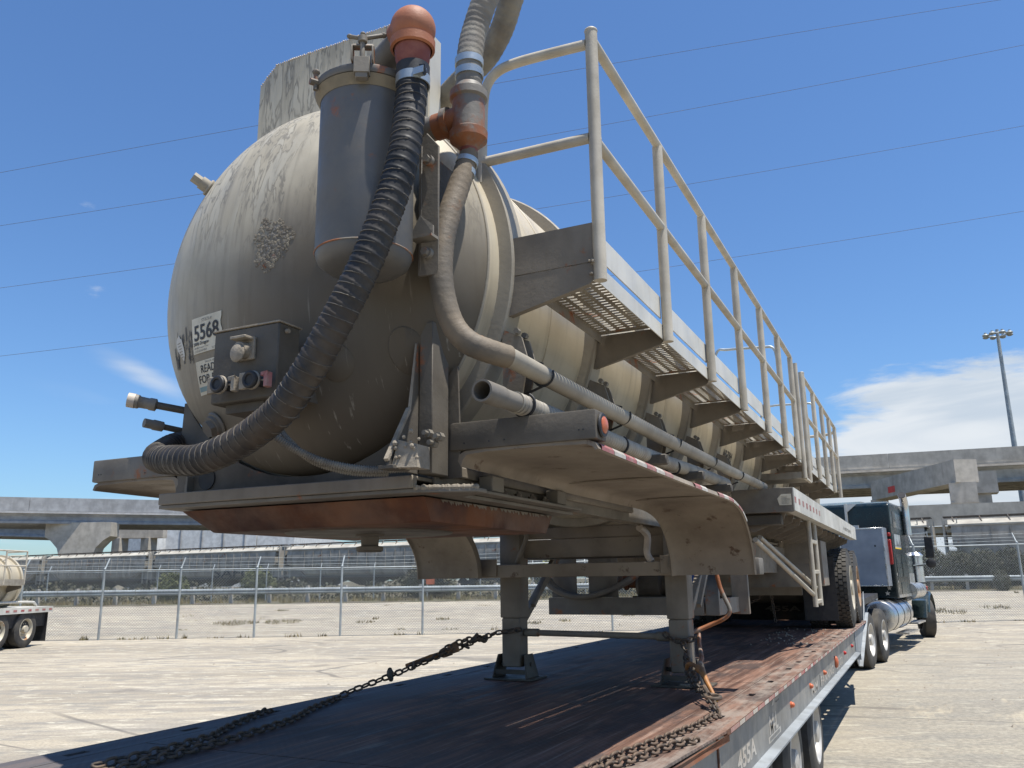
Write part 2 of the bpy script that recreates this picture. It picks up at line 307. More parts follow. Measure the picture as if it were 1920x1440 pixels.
# ------------------------------------------------------------------ special materials
class NB:
    def __init__(s, name, rough=.7):
        s.m = bpy.data.materials.new(name); s.m.use_nodes = True; s.t = s.m.node_tree; s.n = s.t.nodes; s.l = s.t.links
        s.b = s.n['Principled BSDF']; s.b.inputs['Roughness'].default_value = rough; s.b.inputs['Specular IOR Level'].default_value = .3; s.tc = s.n.new('ShaderNodeTexCoord')
    def map(s, scale=(1,1,1), loc=(0,0,0), rot=(0,0,0), vec=None):
        q = s.n.new('ShaderNodeMapping'); q.inputs['Scale'].default_value = scale; q.inputs['Location'].default_value = loc; q.inputs['Rotation'].default_value = rot
        s.l.new(vec or s.tc.outputs['Object'], q.inputs[0]); return q.outputs[0]
    def noise(s, v, sc_, det=6, ro=.55, dist=0):
        q = s.n.new('ShaderNodeTexNoise'); q.inputs['Scale'].default_value = sc_; q.inputs['Detail'].default_value = det; q.inputs['Roughness'].default_value = ro; q.inputs['Distortion'].default_value = dist
        s.l.new(v, q.inputs[0]); return q.outputs['Fac']
    def vor(s, v, sc_, feat='DISTANCE_TO_EDGE'):
        q = s.n.new('ShaderNodeTexVoronoi'); q.feature = feat; q.inputs['Scale'].default_value = sc_; s.l.new(v, q.inputs['Vector']); return q.outputs['Distance']
    def rng(s, v, a, b, c=0, d=1):
        q = s.n.new('ShaderNodeMapRange'); q.interpolation_type = 'SMOOTHSTEP'; s.l.new(v, q.inputs[0])
        for i, x in enumerate((a, b, c, d)): q.inputs[i+1].default_value = x
        return q.outputs[0]
    def mix(s, f, a, b, bt='MIX'):
        q = s.n.new('ShaderNodeMixRGB'); q.blend_type = bt
        for i, x in ((0, f), (1, a), (2, b)):
            if isinstance(x, (int, float)): q.inputs[i].default_value = x if i == 0 else (x, x, x, 1)
            elif isinstance(x, tuple): q.inputs[i].default_value = (*x[:3], 1)
            else: s.l.new(x, q.inputs[i])
        return q.outputs[0]
    def math(s, op, a, b=None):
        q = s.n.new('ShaderNodeMath'); q.operation = op
        for i, x in enumerate((a, b)):
            if x is None: continue
            if isinstance(x, (int, float)): q.inputs[i].default_value = x
            else: s.l.new(x, q.inputs[i])
        return q.outputs[0]
    def xyz(s):
        q = s.n.new('ShaderNodeSeparateXYZ'); s.l.new(s.tc.outputs['Object'], q.inputs[0]); return q.outputs
    def bump(s, h, st=.3, dist=.01):
        q = s.n.new('ShaderNodeBump'); q.inputs['Strength'].default_value = st; q.inputs['Distance'].default_value = dist; s.l.new(h, q.inputs['Height']); s.l.new(q.outputs[0], s.b.inputs['Normal'])
    def col(s, c): s.l.new(c, s.b.inputs['Base Color'])
    def rough(s, c): s.l.new(c, s.b.inputs['Roughness'])

def head_material(name, zlo, zhi, grime_shade=True):
    """cream paint where a dark film has run down and peeled in vertical drips"""
    k = NB(name, .55); o = k.xyz()
    base = k.mix(k.rng(k.noise(k.map(), 2.2), .35, .65), (0.53, 0.475, 0.365), (0.40, 0.355, 0.27))
    # fine vertical wash streaks
    base = k.mix(k.rng(k.noise(k.map((14, 4, 1.2)), 2.0, 5), .45, .75, 0, .5), base, (0.24, 0.215, 0.17))
    zz = k.rng(o[2], zlo, zhi, 0, 1)
    n1 = k.noise(k.map((11, 11, 2.0)), 1.6, 4, .55, .6); thr = k.rng(k.noise(k.map((1, 1, .6), (4, 2, 7)), 3.0, 4), .40, .54)
    ring_ = k.rng(k.math('ABSOLUTE', k.math('SUBTRACT', n1, .53)), .004, .040, 1, 0)
    runs = k.rng(k.noise(k.map((26, 26, 1.3), (3, 5, 1)), 1.5, 4, .6), .55, .66)
    m = k.math('MULTIPLY', k.math('MULTIPLY', k.math('MAXIMUM', ring_, k.math('MULTIPLY', runs, .7)), thr), zz)
    base = k.mix(k.math('MULTIPLY', m, .75), base, (0.185, 0.17, 0.14))
    film = k.math('MULTIPLY', k.math('MULTIPLY', k.rng(n1, .54, .60), thr), zz)
    base = k.mix(k.math('MULTIPLY', film, .35), base, (0.50, 0.475, 0.40))
    if grime_shade:
        # road film and painted shade together: darker below a wandering line and at right
        tide = k.math('ADD', o[2], k.math('MULTIPLY', k.noise(k.map((1, 1, .5), (1, 1, 3)), 1.6, 6), .9))
        base = k.mix(k.rng(k.math('ADD', tide, k.math('MULTIPLY', k.math('ABSOLUTE', k.math('MINIMUM', o[0], 0)), .6)), zlo+.15, zlo+1.05, .88, 0), base, (0.125, 0.100, 0.070))
        side = k.rng(k.math('ADD', o[0], k.math('MULTIPLY', k.noise(k.map((1, 1, 1), (3, 9, 3)), 1.5, 5), .5)), .05, .5, 0, .7)
        base = k.mix(k.math('MULTIPLY', side, k.rng(tide, zlo+.5, zlo+1.25, 1, 0)), base, (0.085, 0.070, 0.052))
        fl = k.rng(k.noise(k.map((30, 10, 1.1), (2, 2, 2)), 1.5, 4, .6), .63, .72, 0, .55)
        base = k.mix(k.math('MULTIPLY', fl, k.rng(o[2], zlo-.3, zlo+.1, 1, 0)), base, (0.36, 0.33, 0.27))
    k.col(base); k.rough(k.rng(k.noise(k.map(), 6), .3, .7, .45, .7)); k.bump(k.noise(k.map(), 90, 4), .08, .003)
    return k.m

def deck_material():
    k = NB('flatbed_deck_steel', .6); o = k.xyz()
    lon = k.noise(k.map((9, .35, 1)), 2.2, 8, .62); lon2 = k.noise(k.map((26, .8, 1), (5, 0, 0)), 2.0, 6)
    base = k.mix(k.rng(lon, .36, .66), (0.070, 0.038, 0.028), (0.21, 0.118, 0.082))
    base = k.mix(k.rng(lon2, .50, .75, 0, .6), base, (0.36, 0.26, 0.205))
    base = k.mix(k.rng(k.noise(k.map((2, 1, 1), (9, 9, 0)), 1.2, 9, .7), .48, .60, 0, .75), base, (0.050, 0.040, 0.038))
    base = k.mix(k.rng(k.noise(k.map((3, .5, 1), (2, 7, 0)), 3, 7), .62, .72, 0, .4), base, (0.30, 0.25, 0.20))
    # edge band by the side rail: bare bluish steel and pale scuffs
    ed = k.rng(o[0], .98, 1.10, 0, 1)
    base = k.mix(k.math('MULTIPLY', ed, k.rng(k.noise(k.map((3, 1.2, 1), (1, 4, 0)), 3, 9, .65), .42, .62, .1, .75)), base, (0.27, 0.228, 0.19))
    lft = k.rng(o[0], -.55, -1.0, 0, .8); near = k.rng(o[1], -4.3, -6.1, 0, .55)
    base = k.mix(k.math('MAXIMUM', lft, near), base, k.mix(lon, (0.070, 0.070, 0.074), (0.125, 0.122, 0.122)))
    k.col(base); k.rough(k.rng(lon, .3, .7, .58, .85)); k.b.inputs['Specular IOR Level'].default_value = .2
    # raised tread pattern
    w = k.n.new('ShaderNodeTexWave'); w.wave_type = 'BANDS'; w.bands_direction = 'DIAGONAL'; w.inputs['Scale'].default_value = 14; w.inputs['Distortion'].default_value = .3; k.l.new(k.tc.outputs['Object'], w.inputs[0])
    k.bump(k.math('ADD', k.math('MULTIPLY', w.outputs['Fac'], .5), k.noise(k.map((4, 1, 1)), 30, 5)), .35, .006)
    return k.m

def ground_material():
    k = NB('pale_yard_surface', .9)
    r = R_(25); g = k.map((1, 1, 1), rot=(0, 0, -r))
    big = k.noise(k.map((.05, .35, 1), vec=g), 1.0, 6, .6); med = k.noise(k.map((.18, 1.5, 1), (3, 3, 0), vec=g), 1.0, 7, .62); fin = k.noise(k.map(), 28, 8, .7)
    base = k.mix(k.rng(big, .38, .62), (0.47, 0.405, 0.30), (0.33, 0.285, 0.215))
    base = k.mix(k.rng(med, .44, .68, 0, .75), base, (0.225, 0.205, 0.18))
    base = k.mix(k.rng(k.noise(k.map((.12, .9, 1), (9, 1, 0), vec=g), 1.7, 8, .65), .52, .70, 0, .7), base, (0.56, 0.50, 0.39))
    base = k.mix(k.rng(fin, .38, .66, .0, .55), base, (0.20, 0.185, 0.155))
    pt = k.noise(k.map((.6, 1.6, 1), (6, 2, 0), vec=g), 1.6, 9, .72)
    base = k.mix(k.rng(pt, .50, .60, 0, .75), base, (0.235, 0.22, 0.19))
    base = k.mix(k.rng(k.noise(k.map((.8, 2.2, 1), (1, 12, 0), vec=g), 2.3, 9, .75), .54, .62, 0, .8), base, (0.58, 0.53, 0.41))
    base = k.mix(k.rng(k.noise(k.map(), 120, 3, .7), .60, .72, 0, .5), base, (0.66, 0.62, 0.54))
    o = k.xyz(); reg = k.math('ADD', o[0], k.math('MULTIPLY', k.noise(k.map((.3, .3, 1), (3, 3, 0)), 1, 6), 4))
    reg = k.math('MULTIPLY', k.rng(reg, 1.0, 4.5), k.rng(o[1], 30, 8)); grit = k.rng(k.noise(k.map((1, 1.3, 1), (2, 2, 0)), 13, 9, .8), .42, .60)
    base = k.mix(k.math('MULTIPLY', reg, .62), base, k.mix(grit, (0.175, 0.165, 0.142), (0.36, 0.335, 0.27)))
    base = k.mix(k.math('MULTIPLY', reg, k.rng(k.noise(k.map((.7, .16, 1), (1, 1, 0), (0, 0, -.5)), 1.6, 8, .7), .56, .66, 0, .55)), base, (0.55, 0.47, 0.33))
    # swept tyre marks: thin ridges of stretched noise
    for i, (sc_, w, rot) in enumerate((((.035, .11, 1), .006, -.42), ((.05, .16, 1), .005, -.8), ((.03, .20, 1), .004, -.2))):
        nn = k.noise(k.map(sc_, (11*i+1, 5*i, 0), (0, 0, rot)), 1.3, 2, .4, .3)
        d = k.math('ABSOLUTE', k.math('SUBTRACT', nn, .5)); line = k.rng(d, w*.25, w, .75, 0)
        line = k.math('MULTIPLY', line, k.rng(k.noise(k.map((.2, .2, 1), (i, 7, 0)), 1.0, 5), .44, .60))
        base = k.mix(line, base, (0.15, 0.135, 0.115))
    # thin cracks
    dd = k.noise(k.map((1, 1, 1), (4, 4, 0)), 2.2, 5); q = k.n.new('ShaderNodeMixRGB'); q.inputs[0].default_value = .10
    nz = k.n.new('ShaderNodeTexNoise'); nz.inputs['Scale'].default_value = .7; nz.inputs['Detail'].default_value = 6; k.l.new(k.tc.outputs['Object'], nz.inputs[0])
    k.l.new(k.tc.outputs['Object'], q.inputs[1]); k.l.new(nz.outputs['Color'], q.inputs[2])
    cr = k.vor(k.map((.12, .12, .12), vec=q.outputs[0]), 1.0)
    base = k.mix(k.rng(cr, .0, .002, .35, 0), base, (0.17, 0.15, 0.125))
    # oil
    base = k.mix(k.rng(k.noise(k.map((1, 1, 1), (2, 8, 0)), .55, 5), .66, .74, 0, .55), base, (0.16, 0.145, 0.125))
    k.col(base); k.bump(k.math('ADD', fin, k.noise(k.map(), 140, 4)), .5, .02)
    return k.m

def leaf_material(name, a, b):
    k = NB(name, .75); oi = k.n.new('ShaderNodeNewGeometry')
    base = k.mix(oi.outputs['Random Per Island'], a, b); base = k.mix(k.rng(k.noise(k.map(), .6), .4, .6, 0, .4), base, tuple(c*.55 for c in a)); k.col(base); return k.m
MT['head'] = head_material('front_head_stained_paint', 1.80, 2.25)
MT['guard'] = head_material('guard_stained_paint', 2.3, 2.5, grime_shade=False)
def hose_material():
    k = NB('mud_splashed_black_hose', .6); o = k.xyz()
    base = k.mix(k.rng(k.noise(k.map(), 7), .4, .65), (0.013, 0.014, 0.016), (0.034, 0.032, 0.031))
    tide = k.math('ADD', o[2], k.math('MULTIPLY', k.noise(k.map((1, 1, 1), (3, 3, 3)), 3.5, 6), .55)); low = k.rng(tide, 1.40, 2.20, 1, 0)
    mud = k.math('MULTIPLY', k.rng(k.noise(k.map((1, 1, 1), (7, 7, 7)), 5, 7, .6), .40, .60, .1, 1), low)
    base = k.mix(k.math('MULTIPLY', mud, .62), base, k.mix(k.noise(k.map(), 20, 4), (0.055, 0.043, 0.032), (0.13, 0.10, 0.07)))
    base = k.mix(k.math('MULTIPLY', k.rng(k.noise(k.map((1, 1, 1), (1, 6, 2)), 4, 7, .6), .50, .66), .35), base, (0.085, 0.070, 0.054))
    k.col(base); k.rough(k.rng(k.noise(k.map(), 12), .3, .7, .45, .75)); k.bump(k.noise(k.map(), 50, 4), .2, .003); return k.m
MT['hose'] = hose_material()
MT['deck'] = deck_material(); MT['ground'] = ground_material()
MT['leaf_dry'] = leaf_material('dry_hedge_leaves', (0.105, 0.09, 0.055), (0.07, 0.075, 0.035))
MT['leaf_green'] = leaf_material('green_bush_leaves', (0.085, 0.10, 0.028), (0.15, 0.155, 0.06))
MT['grass'] = leaf_material('dry_grass_blades', (0.28, 0.21, 0.11), (0.17, 0.16, 0.06))
MT['soil'] = mat('verge_soil', (0.11, 0.09, 0.06), (0.10, 0.10, 0.05), 1.0, .8, .95)

# ------------------------------------------------------------------ ground
FX, FY = -21.35, 16.20; FS = 0.54            # line of the chain-link fence
fl_ = math.hypot(1, FS); fdir = Vector((1/fl_, FS/fl_, 0)); fnor = Vector((-FS/fl_, 1/fl_, 0))
def sm(a, b, x): t = max(0, min(1, (x-a)/(b-a))); return t*t*(3-2*t)
def gh(x, y):
    s = (x-FX)*fnor.x+(y-FY)*fnor.y; u = (x-FX)*fdir.x+(y-FY)*fdir.y
    return 0.62*sm(1, 19, s)+0.15*sm(12, 34, u)*sm(-9, 1, s)
def grid_axis(a, b, near, step, far):
    o = []; x = near[0]
    while x <= near[1]: o.append(x); x += step
    d = step
    x = near[1]
    while x < b: d *= 1.35; x += d; o.append(min(x, b))
    x = near[0]; d = step
    while x > a: d *= 1.35; x -= d; o.insert(0, max(x, a))
    return o
gx = grid_axis(-1500, 1500, (-60, 40), 1.6, 0); gy = grid_axis(-300, 2500, (-12, 75), 1.6, 0)
g = MB(); vs_ = [(x, y, gh(x, y)) for y in gy for x in gx]; nx = len(gx)
g.add(vs_, [(j*nx+i, j*nx+i+1, (j+1)*nx+i+1, (j+1)*nx+i) for j in range(len(gy)-1) for i in range(nx-1)])
g.build('ground', MT['ground'], kind='structure', smooth=60)

def on_line(u, s=0.0):     # point u metres along the fence line, s metres beyond it
    return Vector((FX, FY, 0))+fdir*u+fnor*s
# gravel bits and weeds lying on the yard
st = MB()
for i in range(900):
    t = random.random()
    if t < .35: x = random.uniform(1.3, 9); y = random.uniform(-1, 26)
    else:
        p = on_line(random.uniform(-5, 45), random.uniform(-14, 10)); x, y = p.x, p.y
    r = random.uniform(.012, .04); z = gh(x, y); a = random.random()*6
    pts = [(x+math.cos(a+q*1.57)*r*random.uniform(.7, 1.2), y+math.sin(a+q*1.57)*r*random.uniform(.7, 1.2), z) for q in range(4)]+[(x, y, z+r*.7)]
    st.add(pts, [(0, 1, 4), (1, 2, 4), (2, 3, 4), (3, 0, 4)])
tag(st.build('loose_gravel', mat('pale_gravel', (0.36, 0.32, 0.25), (0.24, 0.21, 0.17), 20, .8, .9), kind='stuff', smooth=0), 'pale stones scattered over the yard surface', 'gravel')

def blades(mb, x, y, n, h, spread):
    for _ in range(n):
        a = random.random()*6.28; r = random.random()**.5*spread; bx = x+math.cos(a)*r; by = y+math.sin(a)*r; z = gh(bx, by)-.01
        w = random.uniform(.01, .025); hh = h*random.uniform(.4, 1); t = random.random()*6.28; lx = math.cos(t)*hh*.5*random.random(); ly = math.sin(t)*hh*.5*random.random(); b = random.random()*3.14
        cx, cy = math.cos(b)*w, math.sin(b)*w
        mb.add([(bx-cx, by-cy, z), (bx+cx, by+cy, z), (bx+lx, by+ly, z+hh)], [(0, 1, 2)])
wd = MB()
for (u, s, n, h, sp) in [(2.5, 6.5, 260, .16, .9), (4.2, 6.7, 200, .14, .8), (7.5, 6.2, 60, .12, .4), (10.5, 6.8, 50, .14, .3), (14, 4.5, 60, .16, .35), (15.2, 5.2, 40, .15, .25), (18, 7, 50, .12, .3), (19.6, 6.9, 80, .22, .35), (20.6, 7.0, 60, .15, .3), (22.5, 7, 60, .16, .3), (24.5, 7.4, 40, .14, .25), (3, 12, 60, .12, .3), (30, 5, 120, .2, .8), (33, 6.5, 80, .2, .6), (36, 2.5, 90, .3, .6)]:
    p = on_line(u, s); blades(wd, p.x, p.y, n, h, sp)
for i in range(70):
    p = on_line(random.uniform(-6, 40), random.choice((0.05, random.uniform(1, 16)))); blades(wd, p.x, p.y, random.randint(6, 26), random.uniform(.06, .2), random.uniform(.08, .35))
tag(wd.build('yard_weeds', MT['grass'], kind='stuff', smooth=0), 'dry weeds growing in tufts beyond the near chain-link fence', 'weeds')
vg = MB()
for i in range(520):
    p = on_line(random.uniform(-24, 58), random.uniform(17.6, 22)); blades(vg, p.x, p.y, 26, random.uniform(.12, .5), random.uniform(.3, .8))
tag(vg.build('verge_grass', MT['grass'], kind='stuff', smooth=0), 'dry grass strip along the foot of the crash barrier', 'grass')
vs2 = MB(); sb_ = MB(); sb_.add([(-200, 66, .9), (140, 62, .9), (700, 900, .9), (-1100, 900, .9)], [(0, 1, 2, 3)]); sb_.build('scrubland', MT['soil'], kind='structure')
P = [on_line(-40, 17.2), on_line(75, 17.2), on_line(75, 33), on_line(-40, 33)]
n_ = 60; q = []
for i in range(n_+1):
    for s in (17.0, 17.6, 95): p = on_line(-40+115*i/n_, s+(random.uniform(-.25, .25) if s == 17.0 else 0)); q.append((p.x, p.y, gh(p.x, p.y)+(.01 if s == 17.0 else .03)))
vs2.add(q, [(3*i+j, 3*i+3+j, 3*i+4+j, 3*i+1+j) for i in range(n_) for j in range(2)])
vs2.build('verge', MT['soil'], kind='structure')

# ------------------------------------------------------------------ chain-link fences
def mesh_wires(p0, p1, h0, h1, cell, w, zf0, zf1):
    """one bay of chain-link: thin crossing wires, as thin boxes"""
    mb = MB(); d = (p1-p0); L = d.length; d.normalize(); nrm = Vector((-d.y, d.x, 0))
    def pt(u, t): z0 = zf0+(zf1-zf0)*u/L; h = h0+(h1-h0)*u/L; return p0+d*u+Vector((0, 0, z0+h*t))
    H = (h0+h1)/2; n = int((L+H)/cell)
    for sg in (1, -1):
        for i in range(n+1):
            c = -H+i*cell if sg == 1 else i*cell
            # segment u = c + sg*H*t , t in 0..1
            t0, t1 = 0.0, 1.0
            u0, u1 = c, c+sg*H
            if sg == 1:
                if u0 < 0: t0 = -u0/H
                if u1 > L: t1 = (L-u0)/H
            else:
                if u0 > L: t0 = (u0-L)/H
                if u1 < 0: t1 = u0/H
            if t1-t0 < .01: continue
            a = pt(c+sg*H*t0, t0); b = pt(c+sg*H*t1, t1); o = nrm*(w*.5*sg)
            e = (b-a).normalized().cross(nrm)*w*.5
            mb.add([a-e+o, a+e+o, b+e+o, b-e+o, a+e-o, b+e-o], [(0, 1, 2, 3), (1, 4, 5, 2)])
    return mb
def fence(name, label, u0, u1, s, step, hfun, cell, w, pr_=.035, arms=True, first=0):
    base = on_line(u0+first, s); t = thing(name, label, 'fence', (base.x, base.y, gh(base.x, base.y)))
    us = []; u = u0
    while u <= u1: us.append(u); u += step
    if u0 < -7 and step < 3: us = [-7.6, -5.05, -2.5, 0, 2.4, 4.8, 7.5, 10.1, 13.15, 16.2, 18.9, 21.4, 23.9, 26.4, 30.0, 32.8, 35.6, 38.4, 41.2]
    pts = [on_line(u, s) for u in us]
    for i, p in enumerate(pts):
        z = gh(p.x, p.y); h = hfun(us[i]); lean = fnor*random.uniform(-.02, .02)
        m = MB(); m.cyl((p.x, p.y, z-.1), (p.x+lean.x, p.y+lean.y, z+h+.05), pr_, n=8)
        if arms: m.cyl((p.x+lean.x, p.y+lean.y, z+h+.03), (p.x+fnor.x*.26+fdir.x*.03, p.y+fnor.y*.26, z+h+.38), pr_*.62, n=6)
        m.sphere((p.x+lean.x, p.y+lean.y, z+h+.05), pr_*1.15, 8, 5)
        m.build('fence_post', MT['galv'], t)
    for i in range(len(pts)-1):
        a, b = pts[i], pts[i+1]; za, zb = gh(a.x, a.y), gh(b.x, b.y); ha, hb = hfun(us[i]), hfun(us[i+1])
        MB().cyl((a.x, a.y, za+ha), (b.x, b.y, zb+hb), pr_*.62, n=6).build('top_rail', MT['galv'], t)
        mesh_wires(a, b, ha, hb, cell, w, za+.03, zb+.03).build('wire_mesh', MT['galv'], t, smooth=0, kind='stuff')
        if arms:
            mb = MB()
            for k_, (f, hh) in enumerate(((.08, .13), (.16, .24), (.25, .36))):
                A = Vector((a.x, a.y, za+ha+hh))+fnor*f; B = Vector((b.x, b.y, zb+hb+hh))+fnor*f; mid = (A+B)/2-Vector((0, 0, .02))
                mb.cyl(A, mid, .004, n=4); mb.cyl(mid, B, .004, n=4)
                L = (B-A).length
                for j in range(int(L/.16)):
                    c = A.lerp(B, (j+.5)/int(L/.16)); mb.box(c.x-.010, c.x+.010, c.y-.004, c.y+.004, c.z-.010, c.z+.010)
            mb.build('barbed_wire', MT['galv'], t, smooth=0)
    return t
near_h = lambda u: 2.12+.36*sm(8, 30, u)
fence('chain_link_fence', 'near chain-link fence with outward barbed wire arms, just behind the flatbed', -7.55, 41, 0, 2.53, near_h, .088, .0062, .036)
fence('chain_link_fence', 'lower chain-link fence far off, between the crash barrier and the hopper cars', -22, 50, 22.5, 3.1, lambda u: 1.75, .16, .006, .035)

# ------------------------------------------------------------------ crash barrier
gb = on_line(-20, 18.2); gr = thing('crash_barrier', 'long galvanised W-beam crash barrier on short posts behind the near fence', 'crash barrier', (gb.x, gb.y, gh(gb.x, gb.y)))
prof = [(-.155, 0), (-.12, .055), (-.06, .075), (-.015, .0), (.015, .0), (.06, .075), (.12, .055), (.155, 0)]
for i in range(19):
    a = on_line(-26+4*i, 18.2); b = on_line(-26+4*(i+1)-.02, 18.2); za, zb = gh(a.x, a.y)+.62, gh(b.x, b.y)+.62; m = MB(); v = []
    for (p, z) in ((a, za), (b, zb)):
        for (h, d) in prof: v.append((p.x-fnor.x*d, p.y-fnor.y*d, z+h))
    m.add(v, [(j, j+1, 9+j, 8+j) for j in range(7)]); m.build('barrier_rail', MT['galv'], gr)
for i in range(38):
    a = on_line(-26+2*i+.9, 18.32); z = gh(a.x, a.y); MB().box(a.x-.08, a.x+.08, a.y-.07, a.y+.09, z-.2, z+.88).build('barrier_post', MT['concrete'], gr, smooth=0)

# ------------------------------------------------------------------ hopper cars on the railway
tA = Vector((-68, 60.2, 0)); tdir = (Vector((3.2, 56.0, 0))-tA); tdir.normalize(); tang = math.atan2(tdir.y, tdir.x); CL = 17.83
rb = MB(); pts = [tA+tdir*(-60), tA+tdir*130]; nr = Vector((-tdir.y, tdir.x, 0))
q = []
for p in pts:
    for (s, z) in ((-4.2, .3), (-2.2, .95), (2.2, .95), (4.2, .3)): q.append((p.x+nr.x*s, p.y+nr.y*s, z))
rb.add(q, [(0, 4, 5, 1), (1, 5, 6, 2), (2, 6, 7, 3)]); rb.build('railway_embankment', MT['soil'], kind='structure')
rl = MB()
for s in (-.72, .72):
    a = pts[0]+nr*s; b = pts[1]+nr*s; rl.bar((a.x, a.y, .98), (b.x, b.y, .98), .07, .1)
tag(rl.build('rails', MT['cardark']), 'steel rails on the low embankment under the hopper cars', 'railway track')
def wheelset(): pass
CAR_H = 4.05; Z0 = 1.03
def hopper_car(label, loc, proto=None):
    if proto is not None:
        r = proto.copy(); COL.objects.link(r); r.location = loc; r['label'] = label
        for ch in list(proto.children): copy_to(ch, r)
        return r
    t = thing('hopper_car', label, 'railway car', loc, tang, 'grey covered hopper cars on the railway line', world=False)
    L = CL-.45; h = L/2
    sec = [(-1.18, 1.05), (-1.38, 1.5), (-1.50, 2.2), (-1.50, 2.9), (-1.42, 3.35)]
    def body(x0, x1, zlo0, zlo1):
        pass
    # side shell: curved section, ends tapering over the slope sheets
    m = MB(); xs = [-h+.5, -h+2.6, h-2.6, h-.5]; v = []
    prof_ = [(-1.05, 1.0), (-1.36, 1.35), (-1.50, 2.1), (-1.52, 2.8), (-1.44, 3.42), (1.44, 3.42), (1.52, 2.8), (1.50, 2.1), (1.36, 1.35), (1.05, 1.0)]
    for k, x in enumerate(xs):
        for (y, z) in prof_:
            if k in (0, 3): z = max(z, 2.25)
            v.append((x, y, z))
    n = len(prof_); f = [(k*n+i, k*n+(i+1) % n, (k+1)*n+(i+1) % n, (k+1)*n+i) for k in range(3) for i in range(n)]+[tuple(range(n)), tuple(range(3*n, 4*n))]
    m.add(v, f); m.build('side_shell', MT['carbody'], t, smooth=30)
    m = MB()
    for i in range(int((L-4)/1.0)):
        x = -h+2.6+i*1.0
        for sy in (-1, 1): m.box(x-.03, x+.03, sy*1.50, sy*1.545, 1.6, 3.3)
    m.build('side_rib', MT['carbody'], t, smooth=0, kind='stuff')
    m = MB(); m.prism([(-h+.35, -1.50, 3.42), (-h+.35, -1.50, 3.52), (-h+.35, -1.0, 3.80), (-h+.35, 0, 3.90), (-h+.35, 1.0, 3.80), (-h+.35, 1.50, 3.52), (-h+.35, 1.50, 3.42)], (L-.7, 0, 0)); m.build('roof', MT['carroof'], t)
    m = MB()
    for sy in (-1, 1):
        m.box(-h+.1, h-.1, sy*.55-.28, sy*.55+.28, 4.0, 4.04)
        for i in range(12):
            x = -h+.6+i*(L-1.2)/11; m.bar((x, sy*.85, 4.0), (x+.1, sy*1.25, 3.66), .05, .05)
    m.build('running_board', MT['cardark'], t, smooth=0, kind='stuff')
    for i, x in enumerate((-4.6, 0, 4.6)):
        m = MB(); v = [(x-2.2, -1.1, 1.02), (x+2.2, -1.1, 1.02), (x+2.2, 1.1, 1.02), (x-2.2, 1.1, 1.02), (x-.45, -.6, .32), (x+.45, -.6, .32), (x+.45, .6, .32), (x-.45, .6, .32)]
        m.add(v, [(0, 1, 5, 4), (1, 2, 6, 5), (2, 3, 7, 6), (3, 0, 4, 7), (4, 5, 6, 7)]); m.build('hopper_bay', MT['cardark'], t, smooth=0)
    m = MB(); m.box(-h, h, -.25, .25, .85, 1.1)
    for sy in (-1, 1): m.box(-h+.1, h-.1, sy*1.3-.06, sy*1.3+.06, .98, 1.14)
    m.build('underframe', MT['cardark'], t, smooth=0)
    for sx in (-1, 1):
        m = MB(); m.box(sx*(h-.12)-.05, sx*(h-.12)+.05, -1.42, 1.42, 1.9, 3.5).box(sx*(h-.9)-.75, sx*(h-.9)+.75, -.95, .95, 1.05, 1.95)      # end sheet and gear
        m.prism([(sx*(h-2.5), -1.30, 1.05), (sx*(h-.55), -1.30, 2.3), (sx*(h-.7), -1.30, 2.3), (sx*(h-2.7), -1.30, 1.05)], (0, 2.6, 0)); m.build('end_slope_sheet', MT['carbody'], t, smooth=0)
        for sy in (-1, 1):
            m = MB()
            for dx in (.08, .85): m.box(sx*(h-dx)-.03, sx*(h-dx)+.03, sy*1.40-.03, sy*1.40+.03, .7, 3.9)
            for k in range(8): m.box(sx*(h-.46)-.38, sx*(h-.46)+.38, sy*1.40-.015, sy*1.40+.015, .85+k*.38, .89+k*.38)
            m.build('end_ladder', MT['carroof'], t, smooth=0)
        m = MB(); cx = sx*(h-1.9)
        for dx in (-.87, .87):
            for sy in (-.75, .75): m.cyl((cx+dx, sy-.06, .42), (cx+dx, sy+.06, .42), .42, n=18)
        m.box(cx-1.2, cx+1.2, -.98, -.82, .3, .62); m.box(cx-1.2, cx+1.2, .82, .98, .3, .62); m.box(cx-.25, cx+.25, -.9, .9, .4, .85)
        m.build('bogie', MT['cardark'], t)
        MB().box(sx*h-.35 if sx > 0 else -h-.55, sx*h+.55 if sx > 0 else -h+.35, -.12, .12, .75, .95).build('coupler', MT['cardark'], t, smooth=0)
    return t
labs = ['grey covered hopper car leftmost of the train, behind the second tanker', 'grey covered hopper car at far left, behind the left end of the near fence', 'grey covered hopper car behind the two fence posts left of the kingpin', 'grey covered hopper car seen behind the kingpin and left fender of the tank trailer', 'grey covered hopper car seen between the landing legs', 'grey covered hopper car at the right, behind the dark truck', 'grey hopper car at far right edge, behind the brown hedge']
proto = None; CARS = []
for i in range(-1, 6):
    c = tA+tdir*((i-.5)*CL); c.z = Z0
    o = hopper_car(labs[i+1], c, proto); proto = proto or o; CARS.append(o)
# spray-painted lettering on two cars (bold outline shapes, flat print)

